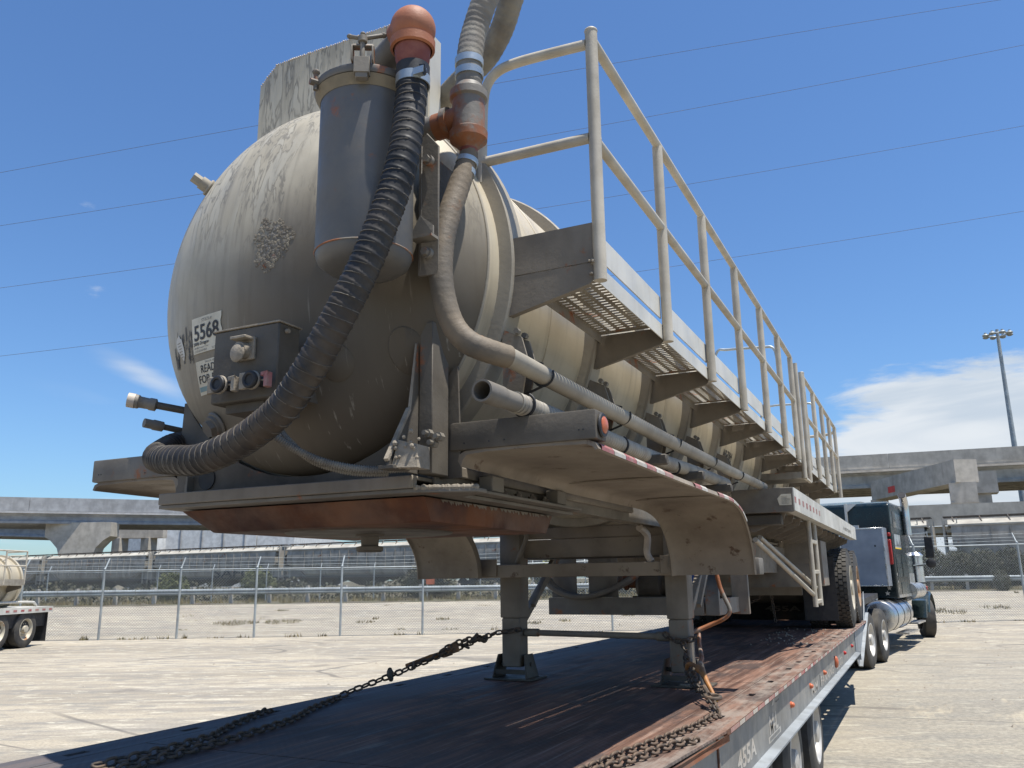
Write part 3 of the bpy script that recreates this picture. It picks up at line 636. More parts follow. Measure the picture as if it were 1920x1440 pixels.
# ------------------------------------------------------------------ overpasses, buildings, mast, wires
def girder_bridge(name, label, a, b, width, ztop, par, slab, gd, ng, m1, joints=()):
    a = Vector(a); b = Vector(b); d = (b-a); L = d.length; d.normalize(); n = Vector((-d.y, d.x, 0))
    t = thing(name, label, 'overpass', (a.x, a.y, 0))
    def slabbox(s0, s1, z0, z1, nm, mt, u0=0, u1=None):
        u1 = L if u1 is None else u1
        p = [a+d*u0+n*s0, a+d*u1+n*s0, a+d*u1+n*s1, a+d*u0+n*s1]
        return MB().prism([(q.x, q.y, z0) for q in p], (0, 0, z1-z0)).build(nm, mt, t, smooth=0)
    us = [0]+[L*j for j in joints]+[L]
    for i in range(len(us)-1):
        slabbox(0, .35, ztop-par, ztop, 'parapet', m1, us[i]+.02, us[i+1]-.02); slabbox(-.12, .02, ztop-par-.12, ztop-par+.05, 'parapet_ledge', m1, us[i]+.02, us[i+1]-.02)
    slabbox(width-.35, width, ztop-par, ztop, 'parapet', m1)
    slabbox(.36, width-.36, ztop-par-slab, ztop-par-.3, 'bridge_deck', MT['concrete'])
    for i in range(ng):
        s = .9+(width-1.8)*i/(ng-1); z1 = ztop-par-slab-.004; z0 = z1-gd; cr = [(-.28, z0), (.28, z0), (.28, z0+.25), (.10, z0+.45), (.10, z1-.3), (.35, z1-.1), (.35, z1), (-.35, z1), (-.35, z1-.1), (-.10, z1-.3), (-.10, z0+.45), (-.28, z0+.25)]
        p = [a+n*(s+q[0]) for q in cr]; MB().prism([(p[k].x, p[k].y, cr[k][1]) for k in range(len(cr))], d*L).build('girder', m1, t, smooth=0)
    return t, d, n
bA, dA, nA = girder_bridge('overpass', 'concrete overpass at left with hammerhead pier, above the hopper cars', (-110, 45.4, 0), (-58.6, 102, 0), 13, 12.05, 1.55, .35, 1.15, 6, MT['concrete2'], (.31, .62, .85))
# hammerhead pier
c = Vector((-90.6, 67.2, 0)); m = MB(); w = 4.0; zt = 10.05-.9; pe = Vector((.9, .436, 0)); pf_ = Vector((-.436, .9, 0))
prof_ = [(-w, zt), (w, zt), (w, zt-1.7), (w-.8, zt-2.2), (2.35, zt-3.1), (1.95, zt-4.4), (1.9, 0), (-1.9, 0), (-1.95, zt-4.4), (-2.35, zt-3.1), (-w+.8, zt-2.2), (-w, zt-1.7)]
m.prism([(c.x+pe.x*q[0], c.y+pe.y*q[0], q[1]) for q in prof_], pf_*2.2); m.build('hammerhead_pier', MT['concrete'], bA, smooth=0)
m = MB(); c2 = Vector((-104.0, 86.4, 0)); e = Vector((.9, .436, 0)); f_ = Vector((-.436, .9, 0))
m.prism([(c2.x+e.x*s+f_.x*q, c2.y+e.y*s+f_.y*q, 8.35) for s, q in ((-4.9, -.8), (4.9, -.8), (4.9, .8), (-4.9, .8))], (0, 0, 1.9))
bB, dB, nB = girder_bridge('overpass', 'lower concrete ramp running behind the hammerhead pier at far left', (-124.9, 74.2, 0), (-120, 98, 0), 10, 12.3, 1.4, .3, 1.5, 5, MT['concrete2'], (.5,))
m.build('pier_cap', MT['concrete'], bB, smooth=0)
for s in (-1.7, 2.6): q = c2+e*s; MB().box(q.x-.8, q.x+.8, q.y-.8, q.y+.8, 0, 8.35).build('column', MT['concrete'], bB, smooth=0)
bR, dR, nR = girder_bridge('overpass', 'high concrete overpass crossing the sky at the right', (-16, 91.0, 0), (55, 98.6, 0), 12, 14.0, 1.5, .35, 1.6, 5, MT['concrete'], (.225, .56))
m = MB(); a = Vector((-1.9, 90.2, 0)); b = Vector((5.3, 75.4, 0)); d = (b-a).normalized(); n = Vector((-d.y, d.x, 0))
q = [a, b, b-n*1.7, a-n*1.7]
sb = thing('straddle_bent', 'concrete straddle bent with sloping cap beam and square column, right of the dark truck', 'bridge support', (b.x, b.y, 0))
MB().prism([(p.x, p.y, 9.0) for p in (a, b, b-n*-1.9, a-n*-1.9)], (0, 0, 1.9)).build('cap_beam', MT['concrete'], sb, smooth=0)
MB().box(4.75, 6.75, 75.6, 77.3, 0, 9.0).build('column', MT['concrete'], sb, smooth=0)
MB().box(4.72, 6.78, 75.55, 77.35, 7.3, 7.42).build('column_collar', MT['concrete'], sb, smooth=0)
MB().box(-2.0, -.4, 89.4, 91.0, 0, 9.0).build('column', MT['concrete'], sb, smooth=0)
o = (a+(b-a)*.30); txt_pos = o
m = MB(); pa = a+(b-a)*.235; pb = a+(b-a)*.325; off = n*-.02
m.add([(pa.x+off.x, pa.y+off.y, 9.35), (pb.x+off.x, pb.y+off.y, 9.35), (pb.x+off.x, pb.y+off.y, 9.95), (pa.x+off.x, pa.y+off.y, 9.95)], [(0, 1, 2, 3)]); m.build('red_marking', MT['sticker_red'], sb, smooth=0)
s2 = thing('bridge_column', 'smaller concrete column with block cap just right of the straddle bent', 'bridge support', (7.4, 87.5, 0))
MB().box(6.7, 8.5, 86.6, 88.3, 0, 8.9).build('column', MT['concrete'], s2, smooth=0); MB().box(6.1, 9.1, 86.3, 88.6, 8.9, 10.9).build('block_cap', MT['concrete'], s2, smooth=0)
s3 = thing('bridge_column', 'concrete column at the right edge under the high overpass', 'bridge support', (12.9, 93, 0))
MB().box(12.45, 14.2, 92.5, 94.5, 0, 11).build('column', MT['concrete'], s3, smooth=0)
lo = thing('ramp_wall', 'low concrete ramp wall crossing behind the hopper cars at right', 'ramp wall', (5, 69, 0))
MB().prism([(-5, 66.6, 5.15), (60, 80.5, 5.6), (60, 81.2, 5.6), (-5, 67.3, 5.15)], (0, 0, 1.55)).build('parapet', MT['concrete'], lo, smooth=0)
MB().prism([(-5, 67.3, 4.6), (60, 81.2, 5.0), (59, 89, 5.0), (-6, 75, 4.6)], (0, 0, .5)).build('ramp_deck', MT['concrete'], lo, smooth=0)
for x in (-3, 14, 31): MB().box(x-.6, x+.6, 72-.6+x*.21, 72+.6+x*.21, 0, 4.65).build('column', MT['concrete'], lo, smooth=0)

wh = thing('warehouse', 'large white windowless warehouse beyond the train, left of the trailer', 'warehouse', (-115, 125, 0))
MB().box(-140, -128, 112, 150, 0, 11.2).build('wall', MT['whitewall'], wh, smooth=0)
MB().prism([(-131, 113, 0), (-112, 121.3, 0), (-128, 158, 0), (-147, 150, 0)], (0, 0, 12.3)).build('wall', MT['whitewall'], wh, smooth=0)
MB().prism([(-112, 121.6, 0), (-105.5, 124.5, 0), (-121, 160, 0), (-128, 157, 0)], (0, 0, 10.8)).build('wall', MT['whitewall'], wh, smooth=0)
MB().prism([(-131.2, 112.9, 12.32), (-111.9, 121.2, 12.32), (-128, 158.2, 12.32), (-147.2, 150.2, 12.32)], (0, 0, .35)).build('roof_edge', MT['concrete2'], wh, smooth=0)
m = MB()
for i in range(5): q = Vector((-131, 112.95, 0)).lerp(Vector((-112, 121.25, 0)), (i+.5)/5); m.box(q.x-.1, q.x+.1, q.y-.2, q.y, 0, 12.2)
m.build('downpipe', MT['concrete2'], wh, smooth=0)
for i, (x, y) in enumerate(((-134.6, 156.5), (-130.4, 158.5))):
    o = MB().cyl((x, y, 0), (x, y, 12.8), 1.7, n=24).build('storage_silo', MT['concrete']); tag(o, ('left of a pair of round grey silos seen above the hopper cars', 'right of a pair of round grey silos seen above the hopper cars')[i], 'silo', 'pair of far silos')

ms = thing('light_mast', 'tall high-mast light with a ring of lamps above the right overpass', 'light mast', (14.24, 120.58, 0))
MB().tube([(14.24, 120.58, 0), (14.24, 120.58, 16), (14.24, 120.58, 33)], [.42, .33, .2], 10).build('pole', MT['galv'], ms)
MB().torus((14.24, 120.58, 32.3), (0, 0, 1), 1.15, .10, 20, 6).build('lamp_ring', MT['galv'], ms)
mm = MB()
for k in range(4): a_ = k*math.pi/2; mm.cyl((14.24, 120.58, 32.5), (14.24+math.cos(a_)*1.1, 120.58+math.sin(a_)*1.1, 32.3), .06, n=6)
mm.build('ring_arms', MT['galv'], ms)
for k in range(8):
    a_ = k*math.pi/4+.3; x, y = 14.24+math.cos(a_)*1.5, 120.58+math.sin(a_)*1.5; MB().sphere((x, y, 32.25), .40, 10, 6, (1, 1, .55)).cyl((x, y, 32.2), (x, y, 32.6), .16, n=8).build('lamp_head', MT['galv'], ms)

WR = {'power_line': []}
wires = [((-70.36, 33.83, 34.39), (-26.15, 53.04, 42.24), (18.31, 72.55, 49.38), 'topmost of the four power lines, passing above the handrail corner'),
         ((-70.83, 34.67, 30.28), (-26.76, 54.04, 37.26), (19.94, 74.23, 45.95), 'second power line from the top, crossing behind the handrail corner post'),
         ((-71.4, 35.7, 25.3), (-23.92, 56.78, 31.97), (19.17, 75.61, 39.22), 'third power line from the top, crossing behind the second handrail post'),
         ((-72.02, 36.82, 19.84), (-16.42, 61.74, 26.78), (18.36, 77.06, 32.14), 'lowest of the four power lines, meeting the tank head low on the left')]
for (a, b, c, lb) in wires:
    a, b, c = Vector(a), Vector(b), Vector(c); tt = (b-a).length/(c-a).length; P = []
    for i in range(-6, 31):
        t = i/24; l1 = (t-tt)*(t-1)/((0-tt)*(0-1)); l2 = (t-0)*(t-1)/((tt-0)*(tt-1)); l3 = (t-0)*(t-tt)/((1-0)*(1-tt)); P.append(a*l1+b*l2+c*l3)
    tag(MB().tube(P, .015, 5).build('power_line', MT['cardark']), lb, 'power line', 'power lines across the sky')

# ------------------------------------------------------------------ hedge and bushes
def bush(name, label, boxes, n, mt, size=.07, stems=0, grp=None):
    """leaf clumps on an uneven volume; boxes: (cx,cy,cz, rx,ry,rz)"""
    base = boxes[0]; t = thing(name, label, 'bush' if name != 'hedge' else 'hedge', (base[0], base[1], gh(base[0], base[1])), group=grp); m = MB(); tot = sum(b[3]*b[4]*b[5] for b in boxes)
    for b in boxes:
        k = int(n*b[3]*b[4]*b[5]/tot)
        for _ in range(k):
            while True:
                p = Vector((random.uniform(-1, 1), random.uniform(-1, 1), random.uniform(-1, 1)))
                L = p.length
                if L < 1 and L > random.random()**.5*.75: break
            q = Vector((b[0]+p.x*b[3]*random.uniform(.9, 1.12), b[1]+p.y*b[4], b[2]+p.z*b[5]*random.uniform(.9, 1.15)))
            s = size*random.uniform(.5, 1.4); u = Vector((random.uniform(-1, 1), random.uniform(-1, 1), random.uniform(-1, 1))).normalized(); w = u.orthogonal().normalized()*s; v = u.cross(w).normalized()*s*.55
            m.add([q-w, q-v, q+w, q+v], [(0, 1, 2, 3)])
    m.build('leaves', mt, t, smooth=0, kind='stuff')
    m = MB()
    for b in boxes:
        for _ in range(stems):
            a = random.random()*6.28; x = b[0]+random.uniform(-.5, .5)*b[3]; y = b[1]+random.uniform(-.5, .5)*b[4]; z = gh(x, y)
            P = [(x, y, z-.05), (x+math.cos(a)*.1, y+math.sin(a)*.1, z+(b[2]-z)*.6), (x+math.cos(a)*b[3]*.5, y+math.sin(a)*b[4]*.4, b[2]+b[5]*.55)]
            m.tube(spline(P, 4), [.03*(1-.08*k) for k in range(9)], 5)
    m.build('stems', MT['fender'], t)
    return t
hb = []
for i in range(9):
    p = Vector((1.2+i*1.35, 51.55+i*.62, 0)); z = gh(p.x, p.y); hb.append((p.x, p.y, z+1.25+random.uniform(-.12, .12), .95, .65, 1.0+random.uniform(-.08, .12)))
bush('hedge', 'dense brown-green clipped hedge behind the crash barrier at right', hb, 30000, MT['leaf_dry'], .06, 3)
p = (5.8, 49.9); bush('bush', 'small olive shrub in front of the crash barrier at the right', [(p[0], p[1], gh(*p)+.5, .42, .35, .62)], 1500, MT['leaf_dry'], .045, 3, 'roadside bushes')
def bush_at(u, s, h, w, lb, mt, n=2200):
    q = on_line(u, s); z = gh(q.x, q.y); bush('bush', lb, [(q.x, q.y, z+h*.5, w, .7, h*.55), (q.x+w*.6, q.y+.2, z+h*.42, w*.7, .6, h*.45)], n, mt, .09, 3, 'roadside bushes')
bush_at(-6.5, 24.5, 1.7, .9, 'leafy green bush beyond the barrier, left of the first fence posts', MT['leaf_green'])
bush_at(-1.5, 24.8, 1.9, 1.0, 'green-topped bush in front of the hopper car ladders at left', MT['leaf_green'])
bush_at(8.8, 24.2, 2.0, 1.5, 'wide dry bush below the coupling of two hopper cars', MT['leaf_dry'], 3200)
bush_at(16.5, 24.6, 2.2, 1.0, 'bright green bush in front of the hopper car left of the trailer fender', MT['leaf_green'])
bush_at(20.0, 24.4, 2.3, 1.2, 'olive bush between the kingpin and the trailer legs', MT['leaf_dry'], 2600)
bush_at(26.0, 24.6, 2.3, 1.2, 'dry bush seen low between the landing legs', MT['leaf_dry'], 2400)
bush_at(43.0, 24.6, 2.6, .8, 'ragged bush below the gap between cars, right of the truck mirror', MT['leaf_dry'], 2400)
m = MB()
for _ in range(15000):
    u = random.uniform(-24, 60); hh = .55+.45*math.sin(u*.9+1)+.25*math.sin(u*2.7); q = on_line(u, 25.6+random.uniform(-1.1, 1.1)); z = gh(q.x, q.y)+random.random()**1.3*max(.35, .75+hh*.5); c = Vector((q.x, q.y, z))
    a = Vector((random.uniform(-1, 1), random.uniform(-1, 1), random.uniform(-1, 1))).normalized(); w = a.orthogonal().normalized()*random.uniform(.06, .15); v = a.cross(w).normalized()*random.uniform(.04, .09); m.add([c-w, c-v, c+w, c+v], [(0, 1, 2, 3)])
tag(m.build('scrub', MT['leaf_dry'], smooth=0, kind='stuff'), 'low dark scrub growing in front of the hopper cars beyond the far fence', 'scrub')
for (u, s, h, lb) in ((9.2, 22.2, 1.0, 'orange sign board on the far fence, left of the landing leg'), (16.2, 22.2, 1.0, 'orange sign board on the far fence, between the landing legs')):
    q = on_line(u, s); z = gh(q.x, q.y); tag(MB().obox((q.x, q.y, z+h), fdir, fnor, Vector((0, 0, 1)), .24, .015, .17).build('sign_board', MT['amber'], smooth=0), lb, 'sign', 'orange sign boards')

# ------------------------------------------------------------------ wheels
def wheel(name, parent, c, axis, R, w, rimmat, side=1, tread=True, rimr=.29, hub=True, tyre_d=1):
    """one wheel: tyre with tread, rim as its child; axis = outward direction"""
    c = Vector(c); ax = Vector(axis).normalized(); m = MB(); h = w/2
    prof_ = [(-h, rimr), (-h-.004, R*.66), (-h*.98, R*.90), (-h*.80, R*.985), (-h*.3, R), (h*.3, R), (h*.80, R*.985), (h*.98, R*.90), (h+.004, R*.66), (h, rimr), (h*.7, rimr-.01), (-h*.7, rimr-.01)]
    m.lathe(c, ax, prof_, 40, closed=True)
    if tread:
        u, v = m.frame(ax); nb = 44
        for k in range(nb):
            for j, s in enumerate((-.66, -.22, .22, .66)):
                a = 2*math.pi*(k+(.5 if j % 2 else 0))/nb; rd = u*math.cos(a)+v*math.sin(a); tg = rd.cross(ax)
                m.obox(c+ax*(s*h)+rd*(R+.004-(.006 if abs(s) > .5 else 0)), tg, ax, rd, R*math.pi/nb*.74, h*.19, .011)
    ty = m.build(name, MT['tyre'], parent, smooth=35)
    m = MB(); m.lathe(c, ax, [(h*1.0, rimr+.012), (h*1.03, rimr-.005), (h*.85, rimr-.025), (h*.35, rimr-.045), (h*.2, rimr*.62), (h*.35, rimr*.45), (h*.38, rimr*.36), (h*1.05, rimr*.34), (h*1.1, rimr*.28), (h*1.1, 0.001)], 32)
    u, v = m.frame(ax)
    for k in range(10):
        a = 2*math.pi*k/10; q = c+u*math.cos(a)*rimr*.54+v*math.sin(a)*rimr*.54; m.cyl(q+ax*h*.22, q+ax*h*.5, .016, n=6)
    m.build('rim', rimmat, ty)
    return ty

# ------------------------------------------------------------------ text
def text_verts(s, size, bold=0):
    cu = bpy.data.curves.new('t', 'FONT'); cu.body = s; cu.size = size; cu.align_x = 'LEFT'; cu.offset = bold; cu.resolution_u = 3
    ob = bpy.data.objects.new('t', cu); COL.objects.link(ob); dg = bpy.context.evaluated_depsgraph_get()
    me = bpy.data.meshes.new_from_object(ob.evaluated_get(dg)); v = [(p.co.x, p.co.y) for p in me.vertices]; f = [tuple(p.vertices) for p in me.polygons]
    bpy.data.objects.remove(ob); bpy.data.curves.remove(cu); bpy.data.meshes.remove(me)
    return v, f
def put_text(mb, s, size, fn, width=None, bold=0):
    v, f = text_verts(s, size, bold); w = max(p[0] for p in v); k = (width/w) if width else 1
    mb.add([fn(p[0]*k, p[1]) for p in v], f); return w*k

m = MB(); put_text(m, 'SAFCU', 1.15, lambda u, v: Vector((.4+u, -1.56, 1.15+v)), 6.6, .02); m.build('graffiti', MT['ink'], CARS[2], smooth=0)
m = MB(); put_text(m, 'DATAX', .5, lambda u, v: Vector((-6.0+u, -1.56, 1.9+v)), 2.2, .005); m.build('lettering', MT['inkgrey'], CARS[3], smooth=0)
m = MB(); put_text(m, 'GBO', .5, lambda u, v: Vector((-3.4+u, -1.56, 1.5+v)), 1.7, .01); m.build('lettering', MT['ink'], CARS[6], smooth=0)

# ================================================================== THE TANK TRAILER ON THE FLATBED
TR = thing('tank_trailer', 'dusty cream vacuum tank trailer with black hose and canister, loaded on the flatbed', 'tank trailer', (0, 5.5, 1.0))
RR, ZC, Y0, DD, YE = .794, 2.894, .055, .351, 11.35
def hy(x, z, k=0.0):     # front face of the domed head at (x, z)
    q = 1-(x*x+(z-ZC)**2)/RR**2
    return Y0-DD*math.sqrt(max(q, 0.0))-k
m = MB(); m.lathe((0, 0, ZC), (0, 1, 0), [(Y0, RR)]+[(Y0+(YE-Y0)*i/24, RR) for i in range(1, 25)], 96); m.build('tank_shell', MT['tank'], TR, smooth=60)
m = MB(); m.lathe((0, 0, ZC), (0, 1, 0), [(Y0-DD*math.cos(t*math.pi/2/24), max(.0005, RR*math.sin(t*math.pi/2/24))) for t in range(0, 25)], 96); hd = m.build('front_head', MT['head'], TR, smooth=80)
m = MB(); m.lathe((0, 0, ZC), (0, 1, 0), [(YE+DD*math.cos(t*math.pi/2/12), max(.0005, RR*math.sin(t*math.pi/2/12))) for t in range(0, 13)], 64); m.build('rear_head', MT['tank'], TR, smooth=80)
m = MB(); P = []
m.torus((0, Y0-.002, ZC), (0, 1, 0), RR+.001, .007, 220, 6)
for i in range(0, len(m.v), 1): pass
m.build('weld_seam', MT['ring'], TR, smooth=80)
RY = [.165+.925*k for k in range(12)]
for k, y in enumerate(RY):
    m = MB(); m.lathe((0, y, ZC), (0, 1, 0), [(-.018, RR-.01), (-.018, .848), (-.012, .855), (.085, .855), (.090, .848), (.090, RR-.01)], 96); r = m.build('stiffener_ring', MT['ring'], TR, smooth=30)
# seams between rings
m = MB()
for k in range(0, 11, 2): m.torus((0, RY[k]+.5, ZC), (0, 1, 0), RR, .0045, 96, 5)
m.build('weld_seam', MT['tank'], TR, kind='stuff')

# roll-over guard
gp = [(-.495, 3.50), (-.495, 4.035), (-.395, 4.128), (.365, 4.128), (.46, 4.035), (.46, 3.50)]
m = MB(); m.prism([(x, .150, z) for x, z in gp], (0, .012, 0)); fr = m.build('rollover_guard', MT['guard'], TR, smooth=0)
m = MB(); n = len(gp)
for i in range(n-1):
    (x0, z0), (x1, z1) = gp[i], gp[i+1]; m.prism([(x0, .1625, z0), (x1, .1625, z1), (x1*.985, .1625, z1-.006*(1 if z1 > 4.03 else 0)), (x0*.985, .1625, z0-.006)], (0, .09, 0))
m.build('guard_flange', MT['aluminium'], fr, smooth=0)
m = MB()
for i in range(n-1):
    a = Vector((gp[i][0], .150, gp[i][1])); b = Vector((gp[i+1][0], .150, gp[i+1][1])); L = (b-a).length
    for j in range(int(L/.012)):
        if a.x == b.x: continue
        q = a.lerp(b, (j+.5)/int(L/.012)); m.sphere((q.x, q.y+random.uniform(-.001, .001), q.z+.002), random.uniform(.003, .006), 6, 4)
m.build('weld_bead', MT['cream'], fr, kind='stuff')

# head fittings: plugs, grimy patch, lap plate
def head_pt(x, z, k=0): return Vector((x, hy(x, z, k), z))
def head_n(x, z):
    e = .004; a = head_pt(x+e, z)-head_pt(x-e, z); b = head_pt(x, z+e)-head_pt(x, z-e); n_ = b.cross(a); n_.normalize(); return n_ if n_.y < 0 else -n_
for (x, z, r, L) in ((-.50, 3.385, .026, .085), (-.342, 2.308, .040, .05)):
    p = head_pt(x, z); n_ = head_n(x, z); m = MB(); m.cyl(p-n_*.02, p+n_*L*.55, r*1.15, n=16); m.cyl(p+n_*L*.55, p+n_*L, r*.9, n=6); m.torus(p+n_*.006, n_, r*1.25, .008, 18, 6); m.build('threaded_plug', MT['pipe' if r > .03 else 'ring'], TR)
m = MB(); m2 = MB()
for i in range(330):
    a = random.random()*6.28; rr_ = random.random()**.55*(1+.16*math.sin(3*a+1)+.1*math.sin(7*a)); x = .04+.088*rr_*math.cos(a); z = 2.955+.108*rr_*math.sin(a); w = random.uniform(.003, .011); t = random.random()*3
    q = [head_pt(x+w*math.cos(t+j*1.57)*random.uniform(.6, 1.3), z+w*math.sin(t+j*1.57)*random.uniform(.6, 1.3), .0012) for j in range(4)]+[head_pt(x, z, .0012+w*.14)]
    (m if random.random() < .6+.3*(rr_ > .7) else m2).add(q, [(0, 1, 4), (1, 2, 4), (2, 3, 4), (3, 0, 4)])
m.build('dried_mud_patch', MT['mud'], TR, smooth=0, kind='stuff'); m2.build('dried_mud_patch', MT['pipe'], TR, smooth=0, kind='stuff')
# raised oval pads on the lower head
for (cx, cz, rx, rz_) in ((.555, 2.50, .06, .085), (.30, 2.47, .07, .07)):
    m = MB(); v = []; nu = 24
    for s, k in ((1.0, 0.0), (.94, .006), (.0, .008)):
        for i in range(nu): a = 2*math.pi*i/nu; v.append(head_pt(cx+rx*s*math.cos(a), cz+rz_*s*math.sin(a), k))
    m.add(v, [(j*nu+i, j*nu+(i+1) % nu, (j+1)*nu+(i+1) % nu, (j+1)*nu+i) for j in range(2) for i in range(nu)]); m.build('lap_pad', MT['head'], TR, smooth=50)

# papers on the head
def patch(x0, x1, z0, z1, mt, name, parent, k=.003, skew=0, nx_=8, nz_=8, torn=0):
    m = MB(); v = []
    for j in range(nz_+1):
        for i in range(nx_+1):
            x = x0+(x1-x0)*i/nx_; z = z0+(z1-z0)*j/nz_+skew*(i/nx_); x += skew*.6*(1-j/nz_)
            if torn and i == nx_: x -= torn*abs(math.sin(j*2.3))
            v.append(head_pt(x, z, k))
    m.add(v, [(j*(nx_+1)+i, j*(nx_+1)+i+1, (j+1)*(nx_+1)+i+1, (j+1)*(nx_+1)+i) for j in range(nz_) for i in range(nx_)])
    return m.build(name, mt, parent, smooth=60)
pp = patch(-.405, -.205, 2.585, 2.728, MT['paper'], 'stock_number_sheet', TR, torn=.012)
def htext(s, x, z, size, width=None, mt='ink', par=None, bold=0, k=.0052):
    m = MB(); put_text(m, s, size, lambda u, v: head_pt(x+u, z+v, k), width, bold); m.build('lettering', MT[mt], par, smooth=0)
htext('STOCK #', -.335, 2.706, .018, .065, 'inkgrey', pp); htext('5568', -.392, 2.636, .086, .165, 'ink', pp, .0016)
htext('2006 Dragon', -.398, 2.617, .018, .105, 'ink', pp, .0004); htext('130 BBL Vacuum Trailer', -.396, 2.603, .010, .10, 'inkgrey', pp); htext('CONSIGNED        5177K90', -.392, 2.590, .011, .17, 'inkgrey', pp)
pq = patch(-.398, -.215, 2.425, 2.555, MT['paper'], 'pickup_sheet', TR)
htext('Stock #5568', -.33, 2.543, .011, .10, 'inkgrey', pq); htext('READY', -.365, 2.507, .043, .125, 'ink', pq, .0003); htext('FOR PICKUP', -.388, 2.468, .043, .235, 'ink', pq, .0003)
patch(-.393, -.225, 2.437, 2.455, mat('faded_teal_band', (0.16, 0.24, 0.25), (0.25, 0.30, 0.29), 20, .7, .8), 'printed_band', pq, k=.0045)
# scraped decal with torn white remnant
m = MB()
for i in range(46):
    x = -.575+.165*random.random(); z = 2.575+.105*random.random(); w = random.uniform(.0015, .004); h = random.uniform(.008, .035)
    if -.53 < x < -.475 and z < 2.66 and random.random() < .8: continue
    m.add([head_pt(x-w, z-h, .0035), head_pt(x+w, z-h*.7, .0035), head_pt(x+w*.6, z+h, .0035), head_pt(x-w, z+h*.8, .0035)], [(0, 1, 2, 3)])
m.build('decal_shreds', MT['ink'], TR, smooth=0)
m = MB(); poly = [(-.545, 2.672), (-.520, 2.690), (-.505, 2.672), (-.495, 2.668), (-.480, 2.63), (-.476, 2.60), (-.488, 2.577), (-.512, 2.600), (-.538, 2.630), (-.548, 2.650)]
cx = sum(p[0] for p in poly)/10; cz = sum(p[1] for p in poly)/10; v = [head_pt(x, z, .0045) for x, z in poly]+[head_pt(cx, cz, .0045)]
m.add(v, [(i, (i+1) % 10, 10) for i in range(10)]); dc = m.build('torn_decal', MT['whitetape'], TR, smooth=0)
m = MB()
for j in range(6): z = 2.655-j*.012; m.add([head_pt(-.535+j*.005, z-.0012, .006), head_pt(-.505+j*.004, z-.0012, .006), head_pt(-.505+j*.004, z+.0012, .006), head_pt(-.535+j*.005, z+.0012, .006)], [(0, 1, 2, 3)])
m.build('lettering', MT['inkgrey'], dc, smooth=0)

# socket box on the head
m = MB(); m.box(-.045, .252, -.462, -.352, 2.300, 2.562); bx = m.build('socket_box', MT['darkbox'], TR, bevel=.005)
m = MB(); m.box(-.049, .256, -.466, -.348, 2.5625, 2.568); m.build('box_lid', MT['dusty'], bx, bevel=.001)
m = MB(); m.box(.03, .20, -.352, -.17, 2.33, 2.50); m.box(.0, .17, -.43, -.24, 2.268, 2.299); m.build('mounting_bracket', MT['grimy'], bx, smooth=0)
m = MB(); m.cyl((.255, -.43, 2.535), (.268, -.43, 2.535), .008, n=10); m.build('hinge_pin', MT['dusty'], bx)
m = MB(); m.box(.07, .155, -.474, -.4625, 2.44, 2.52); m.cyl((.115, -.463, 2.475), (.115, -.505, 2.468), .030, n=16); m.box(.08, .15, -.515, -.463, 2.508, 2.518); m.sphere((.113, -.508, 2.458), .034, 12, 8, (.95, .35, 1)); m.build('socket_cover', MT['dusty'], bx, bevel=.002)
for k, x in enumerate((.052, .196)):
    m = MB(); m.cyl((x, -.462, 2.352), (x, -.525, 2.350), .017, n=12); m.torus((x, -.529, 2.350), (0, 1, 0), .0235, .0075, 20, 8); m.cyl((x, -.517, 2.350), (x, -.530, 2.350), .021, n=16); m.build('gladhand_seal', MT['black'], bx)
    m = MB(); m.lathe((x, -.525, 2.350), (0, -1, 0), [(-.016, .030), (-.008, .034), (-.003, .030)], 20); m.box(x-.062, x-.028, -.515, -.500, 2.325, 2.382); m.box(x+.024, x+.052, -.508, -.503, 2.346, 2.353); m.build('gladhand', MT['dusty'], bx, bevel=.002)
    m = MB(); m.box(x+.050, x+.068, -.520, -.495, 2.322, 2.374); m.box(x+.036, x+.068, -.520, -.508, 2.36, 2.374); m.build('gladhand_clip', MT['dusty' if k == 0 else 'redtape'], bx, bevel=.002)
m = MB(); m.tube(spline([(.10, -.40, 2.27), (.17, -.42, 2.235), (.24, -.42, 2.17)], 6), .008, 8); m.build('white_cable', MT['cream'], TR)
def corrtube(P, r, pitch, depth, n=12, step=.25):
    P = resample(P, pitch*step); return MB().tube(P, [r*(1+(depth if (k*step) % 1 < .5 else 0)) for k in range(len(P))], n)
c1 = spline([(.12, -.40, 2.28), (.20, -.45, 2.23), (.25, -.46, 2.17), (.31, -.42, 2.12), (.40, -.36, 2.075), (.50, -.28, 2.055), (.60, -.20, 2.06)], 10); corrtube(c1, .011, .008, .25, 10).build('wiring_conduit', MT['greyhose'], TR)
c1 = spline([(.22, -.40, 2.20), (.27, -.40, 2.15), (.34, -.36, 2.085), (.44, -.29, 2.05), (.55, -.22, 2.045)], 10); corrtube(c1, .010, .008, .25, 10).build('wiring_conduit', MT['greyhose'], TR)

# vacuum filter canister
cx, cy, rc = .570, -.425, .163
m = MB(); m.lathe((cx, cy, 0), (0, 0, 1), [(2.690, .0005), (2.692, .08), (2.702, .125), (2.722, .152), (2.742, rc-.003), (2.752, rc), (3.350, rc)], 48); can = m.build('filter_canister', MT['can'], TR, smooth=35)
m = MB(); m.lathe((cx, cy, 0), (0, 0, 1), [(3.335, rc), (3.338, rc+.020), (3.345, rc+.024), (3.362, rc+.023), (3.370, rc+.014), (3.376, rc-.05), (3.380, .0005)], 48); m.build('canister_lid', MT['can'], can)
m = MB(); m.lathe((cx, cy, 0), (0, 0, 1), [(3.300, rc+.0015), (3.334, rc+.020), (3.336, rc+.0015)], 48); m.build('dusty_rim', MT['tan'], can)
m = MB(); m.torus((cx, cy, 2.752), (0, 0, 1), rc, .003, 48, 5); m.build('weld_seam', MT['tee'], can)
